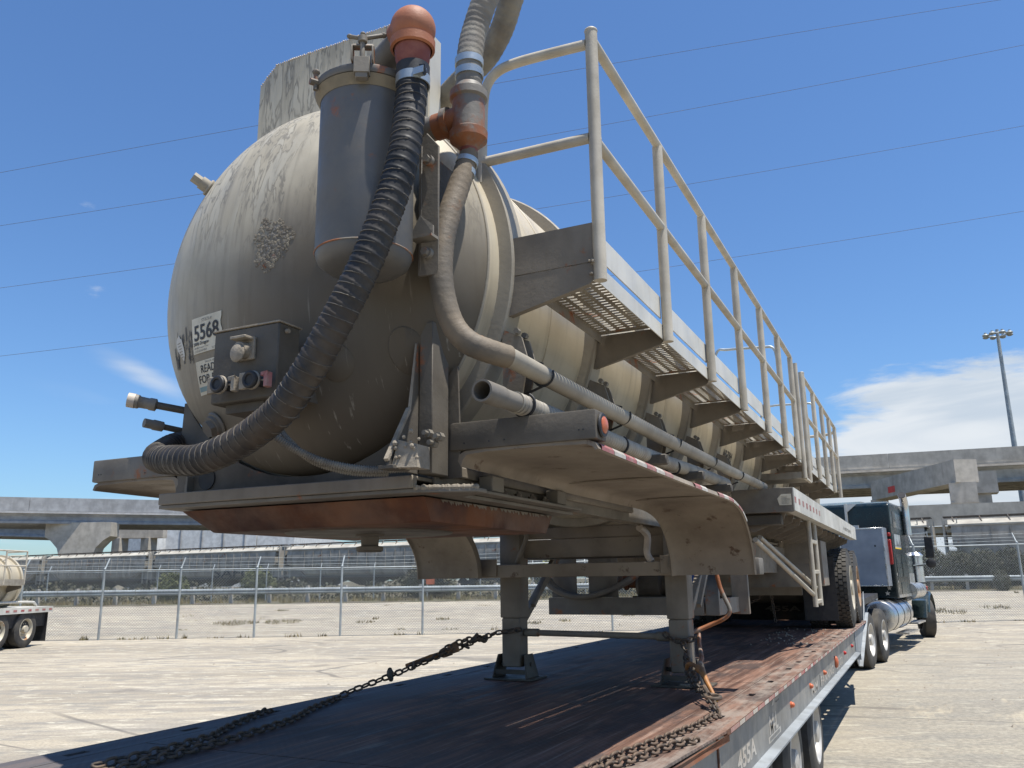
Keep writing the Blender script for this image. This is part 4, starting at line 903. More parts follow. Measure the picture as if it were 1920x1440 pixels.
for a_ in (299, 237, 340, 60, 140):
    a = R_(a_); d = Vector((math.cos(a), math.sin(a), 0)); t_ = Vector((-d.y, d.x, 0)); c = Vector((cx, cy, -.052))+d*(rc+.028); big = a_ == 299
    m = MB()
    if big:
        m.obox(c+Vector((0, 0, 3.405)), t_, d, Vector((0, 0, 1)), .026, .016, .040); m.obox(c+Vector((0, 0, 3.36)), t_, d, Vector((0, 0, 1)), .020, .012, .02)
        for s in (-1, 1): m.prism([c+t_*s*.032+d*q[0]+Vector((0, 0, q[1])) for q in ((-.05, 3.44), (.012, 3.43), (.016, 3.50), (-.01, 3.53), (-.04, 3.52))], t_*s*.005)
        m.prism([c+t_*-.034+d*q[0]+Vector((0, 0, q[1])) for q in ((-.03, 3.515), (.005, 3.51), (.0, 3.525), (-.02, 3.53))], t_*.068)
        m.cyl(c+Vector((0, 0, 3.38)), c+Vector((0, 0, 3.565)), .0085, n=10); m.cyl(c+Vector((0, 0, 3.53)), c+Vector((0, 0, 3.56)), .016, n=12); m.sphere(c+Vector((0, 0, 3.575)), .010, 8, 6)
        m.cyl(c+t_*-.045+Vector((0, 0, 3.570))-d*.01, c+Vector((0, 0, 3.55)), .009, n=10); m.cyl(c+Vector((0, 0, 3.55)), c+t_*.065+Vector((0, 0, 3.60))-d*.03, .009, n=10); m.sphere(c+t_*.065+Vector((0, 0, 3.60))-d*.03, .012, 8, 6); m.sphere(c+t_*-.045+Vector((0, 0, 3.570))-d*.01, .011, 8, 6)
    else:
        m.cyl(c+Vector((0, 0, 3.37)), c+Vector((0, 0, 3.45)), .008, n=8); m.cyl(c+Vector((0, 0, 3.405))-d*.012, c+Vector((0, 0, 3.405))+d*.02, .014, n=10); m.sphere(c+Vector((0, 0, 3.455)), .014, 8, 6)
    m.v = [(x, y, 3.33+(z-3.33)*(.72 if big else .8)) for x, y, z in m.v]
    m.build('lid_clamp', MT['pipe'], can, bevel=.0015 if big else 0)
# mounting plate of canister against the head
m = MB(); m.prism([(.705, -.30, 2.70), (.705, -.30, 3.21), (.735, -.30, 3.235), (.778, -.29, 3.18), (.778, -.29, 2.70)], (0, .010, 0)); m.box(.707, .717, -.30, -.03, 2.72, 3.19); m.build('canister_bracket', MT['grimy'], TR, bevel=.002)
m = MB(); m.box(.70, .785, -.345, -.30, 2.82, 2.83); m.prism([(.70, -.345, 2.83), (.74, -.345, 2.90), (.785, -.335, 2.86), (.785, -.335, 2.83)], (0, .008, 0)); m.build('canister_bracket', MT['pipe'], TR, smooth=0)
for z in (3.12, 2.775): m = MB(); m.cyl((.748, -.30, z), (.748, -.318, z), .020, n=16); m.cyl((.748, -.316, z), (.748, -.332, z), .0145, n=6); m.build('bracket_bolt', MT['pipe'], TR)

# outlet pipe, orange elbow, reducer
EC = Vector((.800, -.500, 3.500)); PS = Vector((.530, -.385, 3.435))
pd = (PS-EC).normalized()
m = MB(); m.cyl(PS-Vector((0, 0, .07)), PS+Vector((0, 0, .015)), .056, n=22); m.sphere(PS+Vector((0, 0, .015)), .054, 18, 10); m.cyl(PS+Vector((0, 0, .015)), EC+pd*.05, .052, n=24); m.build('outlet_pipe', MT['pipe'], can)
m = MB(); m.sphere(EC, .077, 28, 18); m.lathe(EC, (0, 0, -1), [(.0, .070), (.045, .066), (.050, .076), (.078, .075), (.082, .066)], 28); m.lathe(EC, pd, [(.03, .068), (.062, .066), (.066, .057)], 28); m.build('orange_elbow', MT['elbow'], TR)
m = MB(); m.lathe(EC, (0, 0, -1), [(.078, .061), (.12, .057), (.16, .045), (.20, .044)], 24); m.build('red_reducer', MT['redpipe'], TR)

# big black hose
HP = [(.803, -.500, 3.345), (.803, -.508, 3.25), (.803, -.52, 3.16), (.799, -.54, 3.018), (.776, -.56, 2.884), (.741, -.58, 2.757), (.701, -.6, 2.634), (.65, -.62, 2.515), (.587, -.63, 2.402), (.515, -.63, 2.302), (.424, -.62, 2.213), (.293, -.6, 2.149), (.144, -.57, 2.109), (-.013, -.53, 2.095), (-.155, -.49, 2.110), (-.33, -.40, 2.135), (-.505, -.27, 2.175), (-.63, -.13, 2.225), (-.71, .0, 2.275), (-.745, .13, 2.31), (-.74, .30, 2.33), (-.70, .55, 2.33)]
hp = resample(spline(HP, 8), .0045)
def ribm(k, a):
    ph = (k*.0045/.036+a/(2*math.pi)) % 1.0; return 1.0+(.065*math.sin(math.pi*ph/.3) if ph < .3 else .0)+.010*math.sin(k*.031+2*a) 
m = MB(); m.tube(hp, .0500, 24, True, ribm); sh = m.build('suction_hose', MT['hose'], TR, smooth=70)
P = []; hq = resample(spline(HP, 8), .0024); u_ = Vector((0, 1, 0))
for k in range(len(hq)-1):
    d = (hq[k+1]-hq[k]).normalized(); u_ = (u_-d*u_.dot(d)).normalized(); w_ = d.cross(u_); a = 2*math.pi*k*.0024/.036
    P.append(hq[k]+(u_*math.cos(a)+w_*math.sin(a))*.0512)
m = MB(); m.tube(P[6:], .0020, 4); m.build('helix_band', MT['helix'], sh)
for z in (3.322, 3.306): pass
m = MB(); m.lathe((.803, -.5, 3.300), (0, 0, 1), [(-.016, .053), (-.016, .0575), (.016, .0575), (.016, .053)], 28, closed=True); m.box(.835, .875, -.552, -.53, 3.288, 3.312); m.build('hose_clamp', MT['steel'], TR)
m = MB(); m.lathe((.803, -.5, 3.300), (0, 0, 1), [(.018, .0555), (.055, .056), (.060, .047)], 28); m.prism([(.85, -.54, 3.33), (.88, -.55, 3.315), (.885, -.55, 3.285), (.875, -.55, 3.275)], (0, .006, 0)); m.build('hose_end', MT['black'], TR)

# tee fitting with hoses
TC = Vector((.805, -.12, 3.375))
m = MB(); m.lathe(TC, (0, 0, 1), [(-.135, .034), (-.115, .052), (-.100, .070), (-.068, .072), (-.060, .061), (.062, .061), (.070, .071), (.098, .071), (.104, .060), (.125, .052)], 32); m.cyl(TC, TC+Vector((-.14, 0, -.008)), .050, n=24); m.build('pipe_tee', MT['tee'], TR)
m = MB(); m.cyl(TC+Vector((-.075, 0, -.004)), TC+Vector((-.098, 0, -.005)), .060, n=24); m.cyl(TC+Vector((-.10, 0, -.005)), (.575, -.125, 3.36), .047, n=24); m.sphere((.575, -.125, 3.36), .049, 16, 10); m.cyl((.575, -.125, 3.36), (.57, -.30, 3.345), .047, n=20); m.build('cross_pipe', MT['pipe'], TR)
m = MB(); m.cyl(TC+Vector((0, 0, -.12)), TC+Vector((0, 0, -.165)), .034, n=20); m.build('red_nipple', MT['redpipe'], TR)
U = [TC+Vector((0, 0, .11)), (.808, -.12, 3.54), (.809, -.12, 3.62), (.823, -.10, 3.754), (.864, -.09, 3.88), (.902, -.06, 3.99), (.93, -.01, 4.07), (.935, .05, 4.10), (.912, .09, 4.07), (.876, .11, 4.0), (.80, .16, 3.91), (.70, .21, 3.85), (.553, .26, 3.815), (.42, .34, 3.80), (.33, .42, 3.77), (.28, .46, 3.70), (.26, .48, 3.60)]
up = resample(spline(U, 8), .006)
m = MB(); m.tube(up, .049, 22, True, lambda k, a: 1+(.030 if (k*.006/.026+.1*math.sin(a)) % 1 < .3 else 0)+.012*math.sin(k*.21+a*3)); m.build('overhead_hose', MT['greyhose'], TR, smooth=50)
for dz in (.175, .225): m = MB(); m.lathe((.808, -.12, 3.375+dz), (0, 0, 1), [(-.014, .050), (-.014, .0545), (.014, .0545), (.014, .050)], 28, closed=True); m.build('hose_clamp', MT['steel'], TR)
S = [(.805, -.12, 3.235), (.804, -.12, 3.198), (.785, -.12, 3.075), (.762, -.12, 2.953), (.750, -.12, 2.832), (.748, -.12, 2.709), (.758, -.12, 2.608), (.795, -.12, 2.50), (.86, -.12, 2.448), (.91, -.12, 2.434), (.955, -.04, 2.431)]
S = [(.805, -.12, 3.235), (.804, -.125, 3.198), (.785, -.16, 3.075), (.770, -.20, 2.953), (.762, -.23, 2.832), (.768, -.25, 2.709), (.785, -.25, 2.608), (.815, -.24, 2.52), (.86, -.22, 2.465), (.91, -.18, 2.440), (.95, -.10, 2.431)]
sp_ = resample(spline(S, 8), .006)
m = MB(); m.tube(sp_, [min(.041, .033+.00035*k) if k < 30 else .041 for k in range(len(sp_))], 20, True, lambda k, a: 1+(.022 if (k*.006/.03+a/6.28) % 1 < .15 else 0)+.012*math.sin(k*.13+a*2)); m.build('vent_hose', MT['brownhose'], TR, smooth=50)
for z in (3.185, 3.145): m = MB(); m.lathe((.802-.02*(3.185-z)/.04*.4, -.127-.006*(3.185-z)/.04, z), (0.1, .2, 1), [(-.010, .037), (-.010, .0415), (.010, .0415), (.010, .037)], 24, closed=True); m.build('hose_clamp', MT['steel'], TR)
# long side pipe with U-bolts on the rings
m = MB(); m.tube([(.95, -.12, 2.431), (.95, .35, 2.428), (.95, 1.7, 2.425), (.95, 3.4, 2.437), (.95, 5.02, 2.455)], [.035, .035, .037, .037, .037], 18); m.build('side_pipe', MT['ring'], TR)
for k in range(5):
    y = RY[k]+.03; m = MB(); m.torus((.95, y, 2.43+.004*k), (0, 1, 0), .041, .0045, 18, 6, R_(-20), R_(200)); m.cyl((.95, y, 2.474), (.88, y, 2.50), .005, n=6); m.cyl((.945, y, 2.388), (.86, y, 2.36), .005, n=6); m.build('u_bolt', MT['black'], TR)
    m = MB(); m.prism([(.80, y-.04, 2.62), (.88, y-.04, 2.58), (.905, y-.04, 2.49), (.88, y-.04, 2.36), (.80, y-.04, 2.34)], (0, .010, 0)); m.prism([(.80, y+.03, 2.62), (.88, y+.03, 2.58), (.905, y+.03, 2.49), (.88, y+.03, 2.36), (.80, y+.03, 2.34)], (0, .010, 0)); m.box(.80, .87, y-.03, y+.03, 2.33, 2.345); m.build('pipe_bracket', MT['frame'], TR, smooth=0)
m = MB()
for k in range(5):
    for s in (-.04, .03): m.cyl((.868, RY[k]+.03+s, 2.60), (.868, RY[k]+.02+s-.012, 2.60), .012, n=6)
m.build('bracket_bolts', MT['pipe'], TR, kind='stuff')
# open stub pipe with corrugated return line
m = MB(); m.lathe((.95, -.30, 2.275), (0, 1, .02), [(0, .030), (0, .037), (.02, .0375), (.13, .037), (.14, .034), (.30, .034), (.30, .028), (0.02, .030)], 24, closed=True); m.build('open_stub_pipe', MT['pipe'], TR)
corrtube(spline([(.95, -.06, 2.281), (.95, .8, 2.288), (.95, 1.6, 2.292), (.95, 2.6, 2.318), (.95, 3.4, 2.33)], 10), .0325, .030, .17, 16).build('corrugated_return_hose', MT['corr'], TR, smooth=30)
for y in (.02, 1.06, 1.98): m = MB(); m.torus((.95, y, 2.285), (0, 1, 0), .041, .0055, 20, 6, R_(-60), R_(210)); m.build('strap_band', MT['black'], TR)

# walkway brackets, treads, kick plates
def bracket(y):
    m = MB(); m.prism([(.825, y, 2.668), (.825, y, 2.828), (1.186, y, 2.828), (1.194, y, 2.80), (1.186, y, 2.775), (1.160, y, 2.745)], (0, .008, 0)); m.prism([(.826, y+.008, 2.672), (1.158, y+.008, 2.749), (1.150, y+.008, 2.755), (.826, y+.008, 2.68)], (0, .03, 0)); return m
WY = [.165+.93*k for k in range(11)]
wk = MB().box(.862, .868, .18, WY[10], 2.800, 2.868).build('walkway_inner_angle', MT['deckplate'], TR, smooth=0)
b0 = bracket(WY[0]-.004).build('walkway_bracket', MT['frame'], TR, bevel=.0015)
for k in range(1, 11): copy_to(b0, TR, (0, WY[k]-WY[0], 0))
m = MB(); m.prism([(.835, .160, 2.830), (.835, .160, 2.985), (1.178, .160, 2.985), (1.178, .160, 2.830)], (0, .007, 0)); m.build('end_kick_plate', MT['frame'], TR, smooth=0)
def tread(y0, y1):
    m = MB(); xs = []; x = .870
    cols = [.870, .885, .915, .935, .965, .985, 1.015, 1.035, 1.065, 1.085, 1.115, 1.135, 1.158, 1.172]; n_ = 26; h = (y1-y0)/n_
    ys = []
    for j in range(n_): ys += [y0+h*j, y0+h*(j+.30)]
    ys.append(y1); v = [(x_, y_, 2.832+(.0 if i in (0, 13) else 0)) for y_ in ys for i, x_ in enumerate(cols)]; nx_ = len(cols); f = []
    for j in range(len(ys)-1):
        for i in range(nx_-1):
            hole = (i % 2 == 1 and j % 2 == 0 and 1 <= i <= 11) and not (j < 2 or j > len(ys)-4)
            if (i//2) % 2 == 1 and hole: hole = True
            if not hole: f.append((j*nx_+i, j*nx_+i+1, (j+1)*nx_+i+1, (j+1)*nx_+i))
            elif i in (3, 7, 11):   # raised serrated lips beside each hole
                o = len(v); x0, x1 = cols[i], cols[i+1]; ya, yb = ys[j], ys[j+1]; v += [(x0, yb, 2.832), (x1, yb, 2.832), (x1, yb-.003, 2.827), (x0, yb-.003, 2.827)]; f.append((o, o+1, o+2, o+3))
    m.add(v, f); m.box(.868, .871, y0, y1, 2.79, 2.832); m.box(1.170, 1.1735, y0, y1, 2.768, 2.832); return m
t0 = tread(WY[0]+.012, WY[1]-.006).build('walkway_tread', MT['deckplate'], TR, smooth=0)
lr0 = MB().box(1.1745, 1.1785, WY[0]+.012, WY[1]-.006, 2.764, 2.834).build('lower_edge_strip', MT['aluminium'], TR, smooth=0)
kp0 = MB().box(1.168, 1.1735, WY[0]+.02, WY[1]-.02, 2.866, 2.972).build('kick_plate', MT['aluminium'], TR, smooth=0)
for k in range(1, 10):
    for o in (t0, lr0, kp0): copy_to(o, TR, (0, WY[k]-WY[0], 0))
# handrails
def rails(name, ys, zt=3.756, zm=3.318, first_cap=False):
    y0, y1 = ys[0], ys[-1]; h = MB().cyl((1.2, y0, zt), (1.2, y1, zt), .0205, n=14).build(name, MT['rail'], TR)
    for i in range(len(ys)-1): MB().cyl((1.2, ys[i]+.018, zm), (1.2, ys[i+1]-.018, zm), .0205, n=14).build('mid_rail', MT['rail'], h)
    for y in ys:
        cap_ = first_cap and y == y0; m = MB(); m.cyl((1.2, y, 2.752), (1.2, y, zt+(.035 if cap_ else -.012)), .0245, n=16, cap=True)
        m.torus((1.2, y, zm), (0, 1, 0), .021, .006, 12, 5)
        if cap_: m.sphere((1.2, y, zt+.038), .027, 16, 8, (1, 1, .6))
        m.build('rail_post', MT['rail'], h)
        m = MB()
        for j in range(9): m.sphere((1.176+random.uniform(-.01, .01), y+random.uniform(-.02, .012)-.004, 2.828+random.uniform(-.005, .006)-(.05*random.random() if j > 5 else 0)), random.uniform(.005, .010), 6, 4)
        m.build('weld_blob', MT['dusty'], h)
    return h
h1 = rails('handrail', [.165, 1.082, 1.993, 2.935, 3.915, 4.81, 5.62], first_cap=True)
P = spline([(1.178, .165, 3.742), (1.0, .165, 3.752), (.87, .165, 3.755), (.79, .165, 3.742), (.742, .165, 3.70), (.722, .165, 3.63), (.715, .165, 3.5), (.71, .165, 3.25)], 6); MB().tube(P, .0205, 14).build('end_rail', MT['rail'], h1)
MB().cyl((.70, .165, 3.345), (1.178, .165, 3.335), .021, n=14).build('end_rail', MT['rail'], h1)
h2 = rails('handrail', [6.55, 7.45, 8.35, 9.25, 10.1], first_cap=True)
MB().tube(spline([(1.2, 10.1, 3.756), (1.19, 10.3, 3.75), (1.12, 10.42, 3.72), (.95, 10.45, 3.71), (.66, 10.45, 3.70)], 6), .0205, 12).build('end_rail', MT['rail'], h2)
# fold-down step between the two rail sections
sl = MB()
for y in (5.86, 6.28): sl.cyl((1.215, y, 2.60), (1.215, y, 3.74), .022, n=14)
sl.bar((1.215, 5.86, 2.60), (1.215, 6.28, 2.60), .03, .02); la = sl.build('step_ladder', MT['rail'], TR)
MB().box(.75, 1.21, 5.86, 6.28, 2.60, 2.615).build('step_tread', MT['deckplate'], la, smooth=0)
MB().box(.75, 1.21, 5.86, 5.89, 2.615, 2.665).box(.75, 1.21, 6.25, 6.28, 2.615, 2.665).build('step_side', MT['deckplate'], la, smooth=0)
# piping rail seen through the handrail
MB().tube(spline([(.35, 6.0, 3.72), (.43, 6.0, 3.99), (.55, 6.0, 4.005), (.9, 6.0, 3.985), (.985, 6.0, 3.975), (1.02, 6.0, 3.93), (1.03, 6.0, 3.86)], 6), .014, 10).build('top_pipe_rail', MT['steel'], TR)
MB().tube(spline([(.4, 8.6, 3.6), (.5, 8.6, 3.85), (.9, 8.6, 3.86), (1.06, 8.6, 3.85), (1.1, 8.6, 3.78)], 6), .014, 10).build('top_pipe_rail', MT['steel'], TR)
m = MB(); m.lathe((0, 5.6, 3.6), (0, 0, 1), [(0, .28), (.2, .28), (.21, .31), (.25, .31), (.27, .22), (.30, .001)], 28); m.build('manway', MT['tank'], TR)
# text on the shell
def shell_pt(a, y, k=.003): return Vector((math.cos(a)*(RR+k), y, ZC+math.sin(a)*(RR+k)))
m = MB()
for s, w, dy in (('NP 7964', .34, 0), ('NP 7964', .32, .02)): put_text(m, s, .075, (lambda dy_, hh: (lambda u, v: shell_pt(R_(-17)-hh+(v)/RR, 4.30+dy_+u*1.0)))(dy, 0 if dy == 0 else .075), w, .002)
m.build('lettering', MT['ink'], TR, smooth=0)

# saddle under the head
m = MB(); poly = []; ri = .802
arc = [(ri*math.cos(a), ZC+ri*math.sin(a)) for a in [math.pi+R_(33)+(math.pi-2*R_(33))*i/18 for i in range(19)]]; arc = [(x, max(z, 2.094)) for x, z in arc]
poly = [(-.70, 2.045), (-.685, 2.457)]+arc+[(.685, 2.457), (.70, 2.045)]
m.prism([(x, .012, z) for x, z in poly], (0, .010, 0)); m.build('saddle_plate', MT['grimy'], TR, smooth=0)
for sx in (-1, 1):
    if sx > 0: m = MB(); m.prism([(sx*.585, -.104, 2.05), (sx*.585, -.295, 2.055), (sx*.585, -.29, 2.075), (sx*.585, -.160, 2.27), (sx*.585, -.118, 2.53)], (sx*.012, 0, 0)); m.box(min(sx*.56, sx*.62), max(sx*.56, sx*.62), -.30, -.20, 2.05, 2.062); m.build('saddle_gusset', MT['grimy'], TR, bevel=.001)
    if sx < 0: continue
    m = MB(); m.prism([(sx*.583, -.294, 2.075), (sx*.600, -.294, 2.075), (sx*.600, -.163, 2.27), (sx*.583, -.163, 2.27)], (0, -.008, .008)); m.prism([(sx*.587, -.160, 2.275), (sx*.597, -.160, 2.275), (sx*.594, -.122, 2.52), (sx*.589, -.122, 2.52)], (0, -.006, .002)); m.build('dust_ridge', MT['dusty'], TR, smooth=0)
    m = MB(); m.box(.60, .655, -.115, .0, 2.05, 2.60) if sx > 0 else m.box(-.70, -.66, .023, .10, 2.05, 2.45); m.build('side_stanchion', MT['grimy'], TR, bevel=.003)
MB().cyl((-.52, .006, 2.115), (-.52, .011, 2.115), .045, n=24).build('saddle_hole', MT['black'], TR)
# lump of mud beside the right stanchion
m = MB(); m.prism([(.60, -.28, 2.055), (.70, -.28, 2.05), (.685, -.26, 2.13), (.61, -.26, 2.15)], (0, .08, 0))
for i in range(26): m.sphere((.60+random.uniform(0, .10), -.275+random.uniform(0, .03), 2.055+random.uniform(0, .12)), random.uniform(.005, .011), 6, 4)
m.build('mud_lump', MT['dusty'], TR)
m = MB()
for x, z in ((.655, 2.185), (.675, 2.15), (.70, 2.17)): m.cyl((x, -.125, z), (x, -.15, z), .016, n=6); m.cyl((x, -.145, z), (x, -.17, z), .009, n=8)
m.build('stanchion_bolts', MT['pipe'], TR)
# air hoses poking out at left
a_ = Vector((-.905, -.10, 2.476)); b_ = Vector((-.70, .09, 2.432)); d_ = (b_-a_).normalized()
m = MB(); m.cyl(a_+d_*.10, b_+d_*.25, .0165, n=12); m.build('air_hose', MT['darkbox'], TR)
m = MB(); m.lathe(a_, d_, [(.002, .020), (.0, .031), (.042, .031), (.048, .026), (.085, .025), (.09, .028), (.115, .028), (.12, .018)], 20); m.build('hose_fitting', MT['pipe'], TR)
m = MB(); m.lathe(a_, d_, [(-.001, .022), (-.002, .0325), (.028, .0325), (.028, .030)], 20); m.build('fitting_sleeve', MT['cream'], TR)
a_ = Vector((-.795, -.10, 2.364)); b_ = Vector((-.735, .055, 2.347)); d_ = (b_-a_).normalized()
m = MB(); m.cyl(a_+d_*.08, b_+d_*.3, .0135, n=12); m.build('air_hose', MT['darkbox'], TR)
m = MB(); m.lathe(a_, d_, [(0, .001), (0, .020), (.035, .020), (.04, .023), (.08, .022), (.085, .014)], 18); m.build('hose_fitting', MT['pipe'], TR)

# coupler: front bar, plates, pan, kingpin
m = MB(); m.box(-.615, .600, -.150, -.120, 2.000, 2.045); m.box(-.615, .60, -.12, 1.15, 2.030, 2.044); m.build('front_bar', MT['frame'], TR, bevel=.003)
m = MB(); m.prism([(-.62, -.14, 1.985), (.58, -.14, 1.985), (.80, -.05, 1.985), (.80, .02, 1.985), (.66, .10, 1.985), (.66, 1.18, 1.985), (-.66, 1.18, 1.985), (-.66, .1, 1.985)], (0, 0, .014)); m.build('coupler_plate', MT['pipe'], TR, bevel=.002)
m = MB()
for i in range(60): x = .60+.20*i/60; m.sphere((x, -.135+(x-.58)*.42, 2.002), random.uniform(.006, .012), 6, 4)
m.build('dust_crust', MT['dusty'], TR)
T_ = [(-.585, -.055), (.590, -.055), (.590, 1.10), (-.585, 1.10)]; B_ = [(-.50, .045), (.585, -.0), (.590, 1.02), (-.50, 1.02)]
m = MB(); m.add([(x, y, 1.980) for x, y in T_]+[(x, y, 1.893) for x, y in B_], [(0, 1, 2, 3), (7, 6, 5, 4), (0, 4, 5, 1), (1, 5, 6, 2), (2, 6, 7, 3), (3, 7, 4, 0)]); pan = m.build('coupler_pan', MT['rust'], TR, bevel=.008, seg=2)
m = MB(); m.lathe((0, .455, 0), (0, 0, 1), [(1.892, .062), (1.878, .062), (1.876, .040), (1.838, .037), (1.834, .058), (1.818, .058), (1.812, .050), (1.812, .001)], 28); m.build('kingpin', MT['grimy'], TR)
m = MB(); m.lathe((0, .455, 0), (0, 0, 1), [(1.8925, .36), (1.887, .355), (1.887, .001)], 40); m.build('kingpin_plate', MT['grimy'], pan)
for sx in (-1, 1):
    m = MB(); a, b = (.60, .72) if sx > 0 else (-.72, -.60); m.box(a, b, -.02, 1.15, 2.0005, 2.012); m.box(a+.0 if sx > 0 else b-.012, a+.012 if sx > 0 else b, -.02, 4.8, 2.013, 2.13); m.build('coupler_angle', MT['pipe'], TR, bevel=.002)
    for k in range(7):
        y = .16+k*.135; m = MB(); m.cyl((sx*.665, y, 2.0125), (sx*.665, y, 2.034), .018, n=6); m.cyl((sx*.665, y, 2.034), (sx*.665, y, 2.044), .009, n=8); m.build('coupler_bolt', MT['bolt'], TR)
    for y in (.28, .92): m = MB(); m.box(sx*.685-.03, sx*.685+.03, y-.05, y+.05, 2.015, 2.075); m.build('cross_stub', MT['pipe'], TR, bevel=.004)
    m = MB(); m.box(sx*.50-.05, sx*.50+.05, 0.05, 11.8, 2.05, 2.075); m.box(sx*.50-.006, sx*.50+.006, .05, 11.8, 1.98+.04, 2.05); m.build('frame_rail', MT['frame'], TR, smooth=0)
m = MB()
for i in range(90):   # hanging mud crust along the pan's edge
    y = .05+1.0*random.random(); x = .592; h = random.uniform(.003, .02); m.add([(x, y-.014, 1.978), (x, y+.012, 1.978), (x+.003, y+random.uniform(-.006, .006), 1.978-h)], [(0, 1, 2)])
m.build('mud_crust', MT['fender'], pan, smooth=0, kind='stuff')

# bumper beams
for sx in (-1, 1):
    a, b = (.66, 1.220) if sx > 0 else (-1.220, -.60); m = MB(); m.box(a, b, 0.0, .105, 2.142, 2.243); bb = m.build('bumper_beam', MT['grimy' if sx > 0 else 'pipe'], TR, bevel=.008, seg=2)
    m = MB()
    for x in (.40, .82, .88, 1.16, 1.175): m.cyl((sx*(x if x > .7 else .72), -.0015, 2.165 if x < 1.1 else 2.175), (sx*(x if x > .7 else .72), .004, 2.165 if x < 1.1 else 2.175), .003, n=8)
    m.build('rivet_holes', MT['black'], bb, kind='stuff')
    m = MB(); m.lathe((sx*1.2205, .053, 2.193), (sx, 0, 0), [(0, .036), (.006, .044), (.011, .040), (.012, .030)], 24); m.build('lamp_gasket', MT['black'], bb)
    m = MB(); m.lathe((sx*1.2205, .053, 2.193), (sx, 0, 0), [(.006, .031), (.014, .029), (.019, .020), (.021, .001)], 24); m.build('marker_lamp', MT['amber'], bb, label='pale orange round marker lamp')
# fenders: swept profile
path = [(.012, 2.139), (.6, 2.134), (1.2, 2.130), (1.8, 2.130), (2.12, 2.130), (2.30, 2.120), (2.45, 2.095), (2.58, 2.045), (2.68, 1.975), (2.755, 1.89), (2.80, 1.80), (2.815, 1.70)]
path = [(p.y, p.z) for p in spline([(0, a, b) for a, b in path], 4)]
def fender(sx):
    m = MB(); cs = [(.700, -.055), (.688, -.035), (.692, -.012), (.715, .0), (.80, .004), (1.0, .006), (1.185, .002), (1.212, -.008), (1.222, -.030)]
    cs2 = [(x*1.0, n_-.012) for x, n_ in reversed(cs[3:7])]; K = len(path); v = []; full = cs+[(1.212, -.034), (1.200, -.020), (1.18, -.012)]+[(1.0, -.006), (.80, -.008), (.722, -.014), (.708, -.030)]
    nn_ = len(full)
    for i, (y, z) in enumerate(path):
        a = path[max(i-1, 0)]; b = path[min(i+1, K-1)]; ty, tz = b[0]-a[0], b[1]-a[1]; L = math.hypot(ty, tz); ny, nz = -tz/L, ty/L
        for (x, n_) in full: v.append((sx*x, y+ny*n_, z+nz*n_))
    m.add(v, [(i*nn_+j, i*nn_+(j+1) % nn_, (i+1)*nn_+(j+1) % nn_, (i+1)*nn_+j) for i in range(K-1) for j in range(nn_)]+[tuple(range(nn_)), tuple(range((K-1)*nn_, K*nn_))])
    return m.build('fender', MT['fender'], TR, smooth=45)
def along(s):
    acc = 0
    for i in range(len(path)-1):
        (y0, z0), (y1, z1) = path[i], path[i+1]; L = math.hypot(y1-y0, z1-z0)
        if acc+L >= s: t = (s-acc)/L; return (y0+(y1-y0)*t, z0+(z1-z0)*t, -(z1-z0)/L, (y1-y0)/L)
        acc += L
    return (*path[-1], 0, 1)
for sx in (-1, 1):
    fe = fender(sx)
    s = .03; k = 0
    while s < 2.55:
        w = .125; worn = (.62 < s < 1.75) and random.random() < .55
        if not worn or sx < 0:
            m = MB(); v = []
            for i in range(6):
                y, z, ny, nz = along(s+w*i/5)
                for (x, n_) in ((1.188, .0045), (1.214, -.006), (1.2245, -.018), (1.2245, -.031)): v.append((sx*x, y+ny*n_, z+nz*n_))
            m.add(v, [(i*4+j, i*4+j+1, i*4+4+j+1, i*4+4+j) for i in range(5) for j in range(3)]); m.build('tape_strip', MT['redtape' if k % 2 == 0 else 'whitetape'], fe)
        s += w+.004; k += 1
    if sx > 0:
        # flaking tape end near the beam
        pass
    for y in (1.0, 2.0): MB().tube([(sx*(.70+.05*i), y, 2.118-.0*i) for i in range(2)]+[(sx*1.19, y, 2.118)], .006, 6).build('fender_rib', MT['fender'], fe)
    # support arms over the fender
    for y in (1.45, 2.235, 3.03):
        m = MB(); m.box(min(sx*.72, sx*1.06), max(sx*.72, sx*1.06), y, y+.045, 2.236, 2.288); m.build('fender_arm', MT['darkbox'], TR, bevel=.006)
    m = MB(); m.box(min(sx*.615, sx*.64), max(sx*.615, sx*.64), .0, 2.2, 2.06, 2.10); m.build('inner_rail', MT['frame'], TR, bevel=.004)
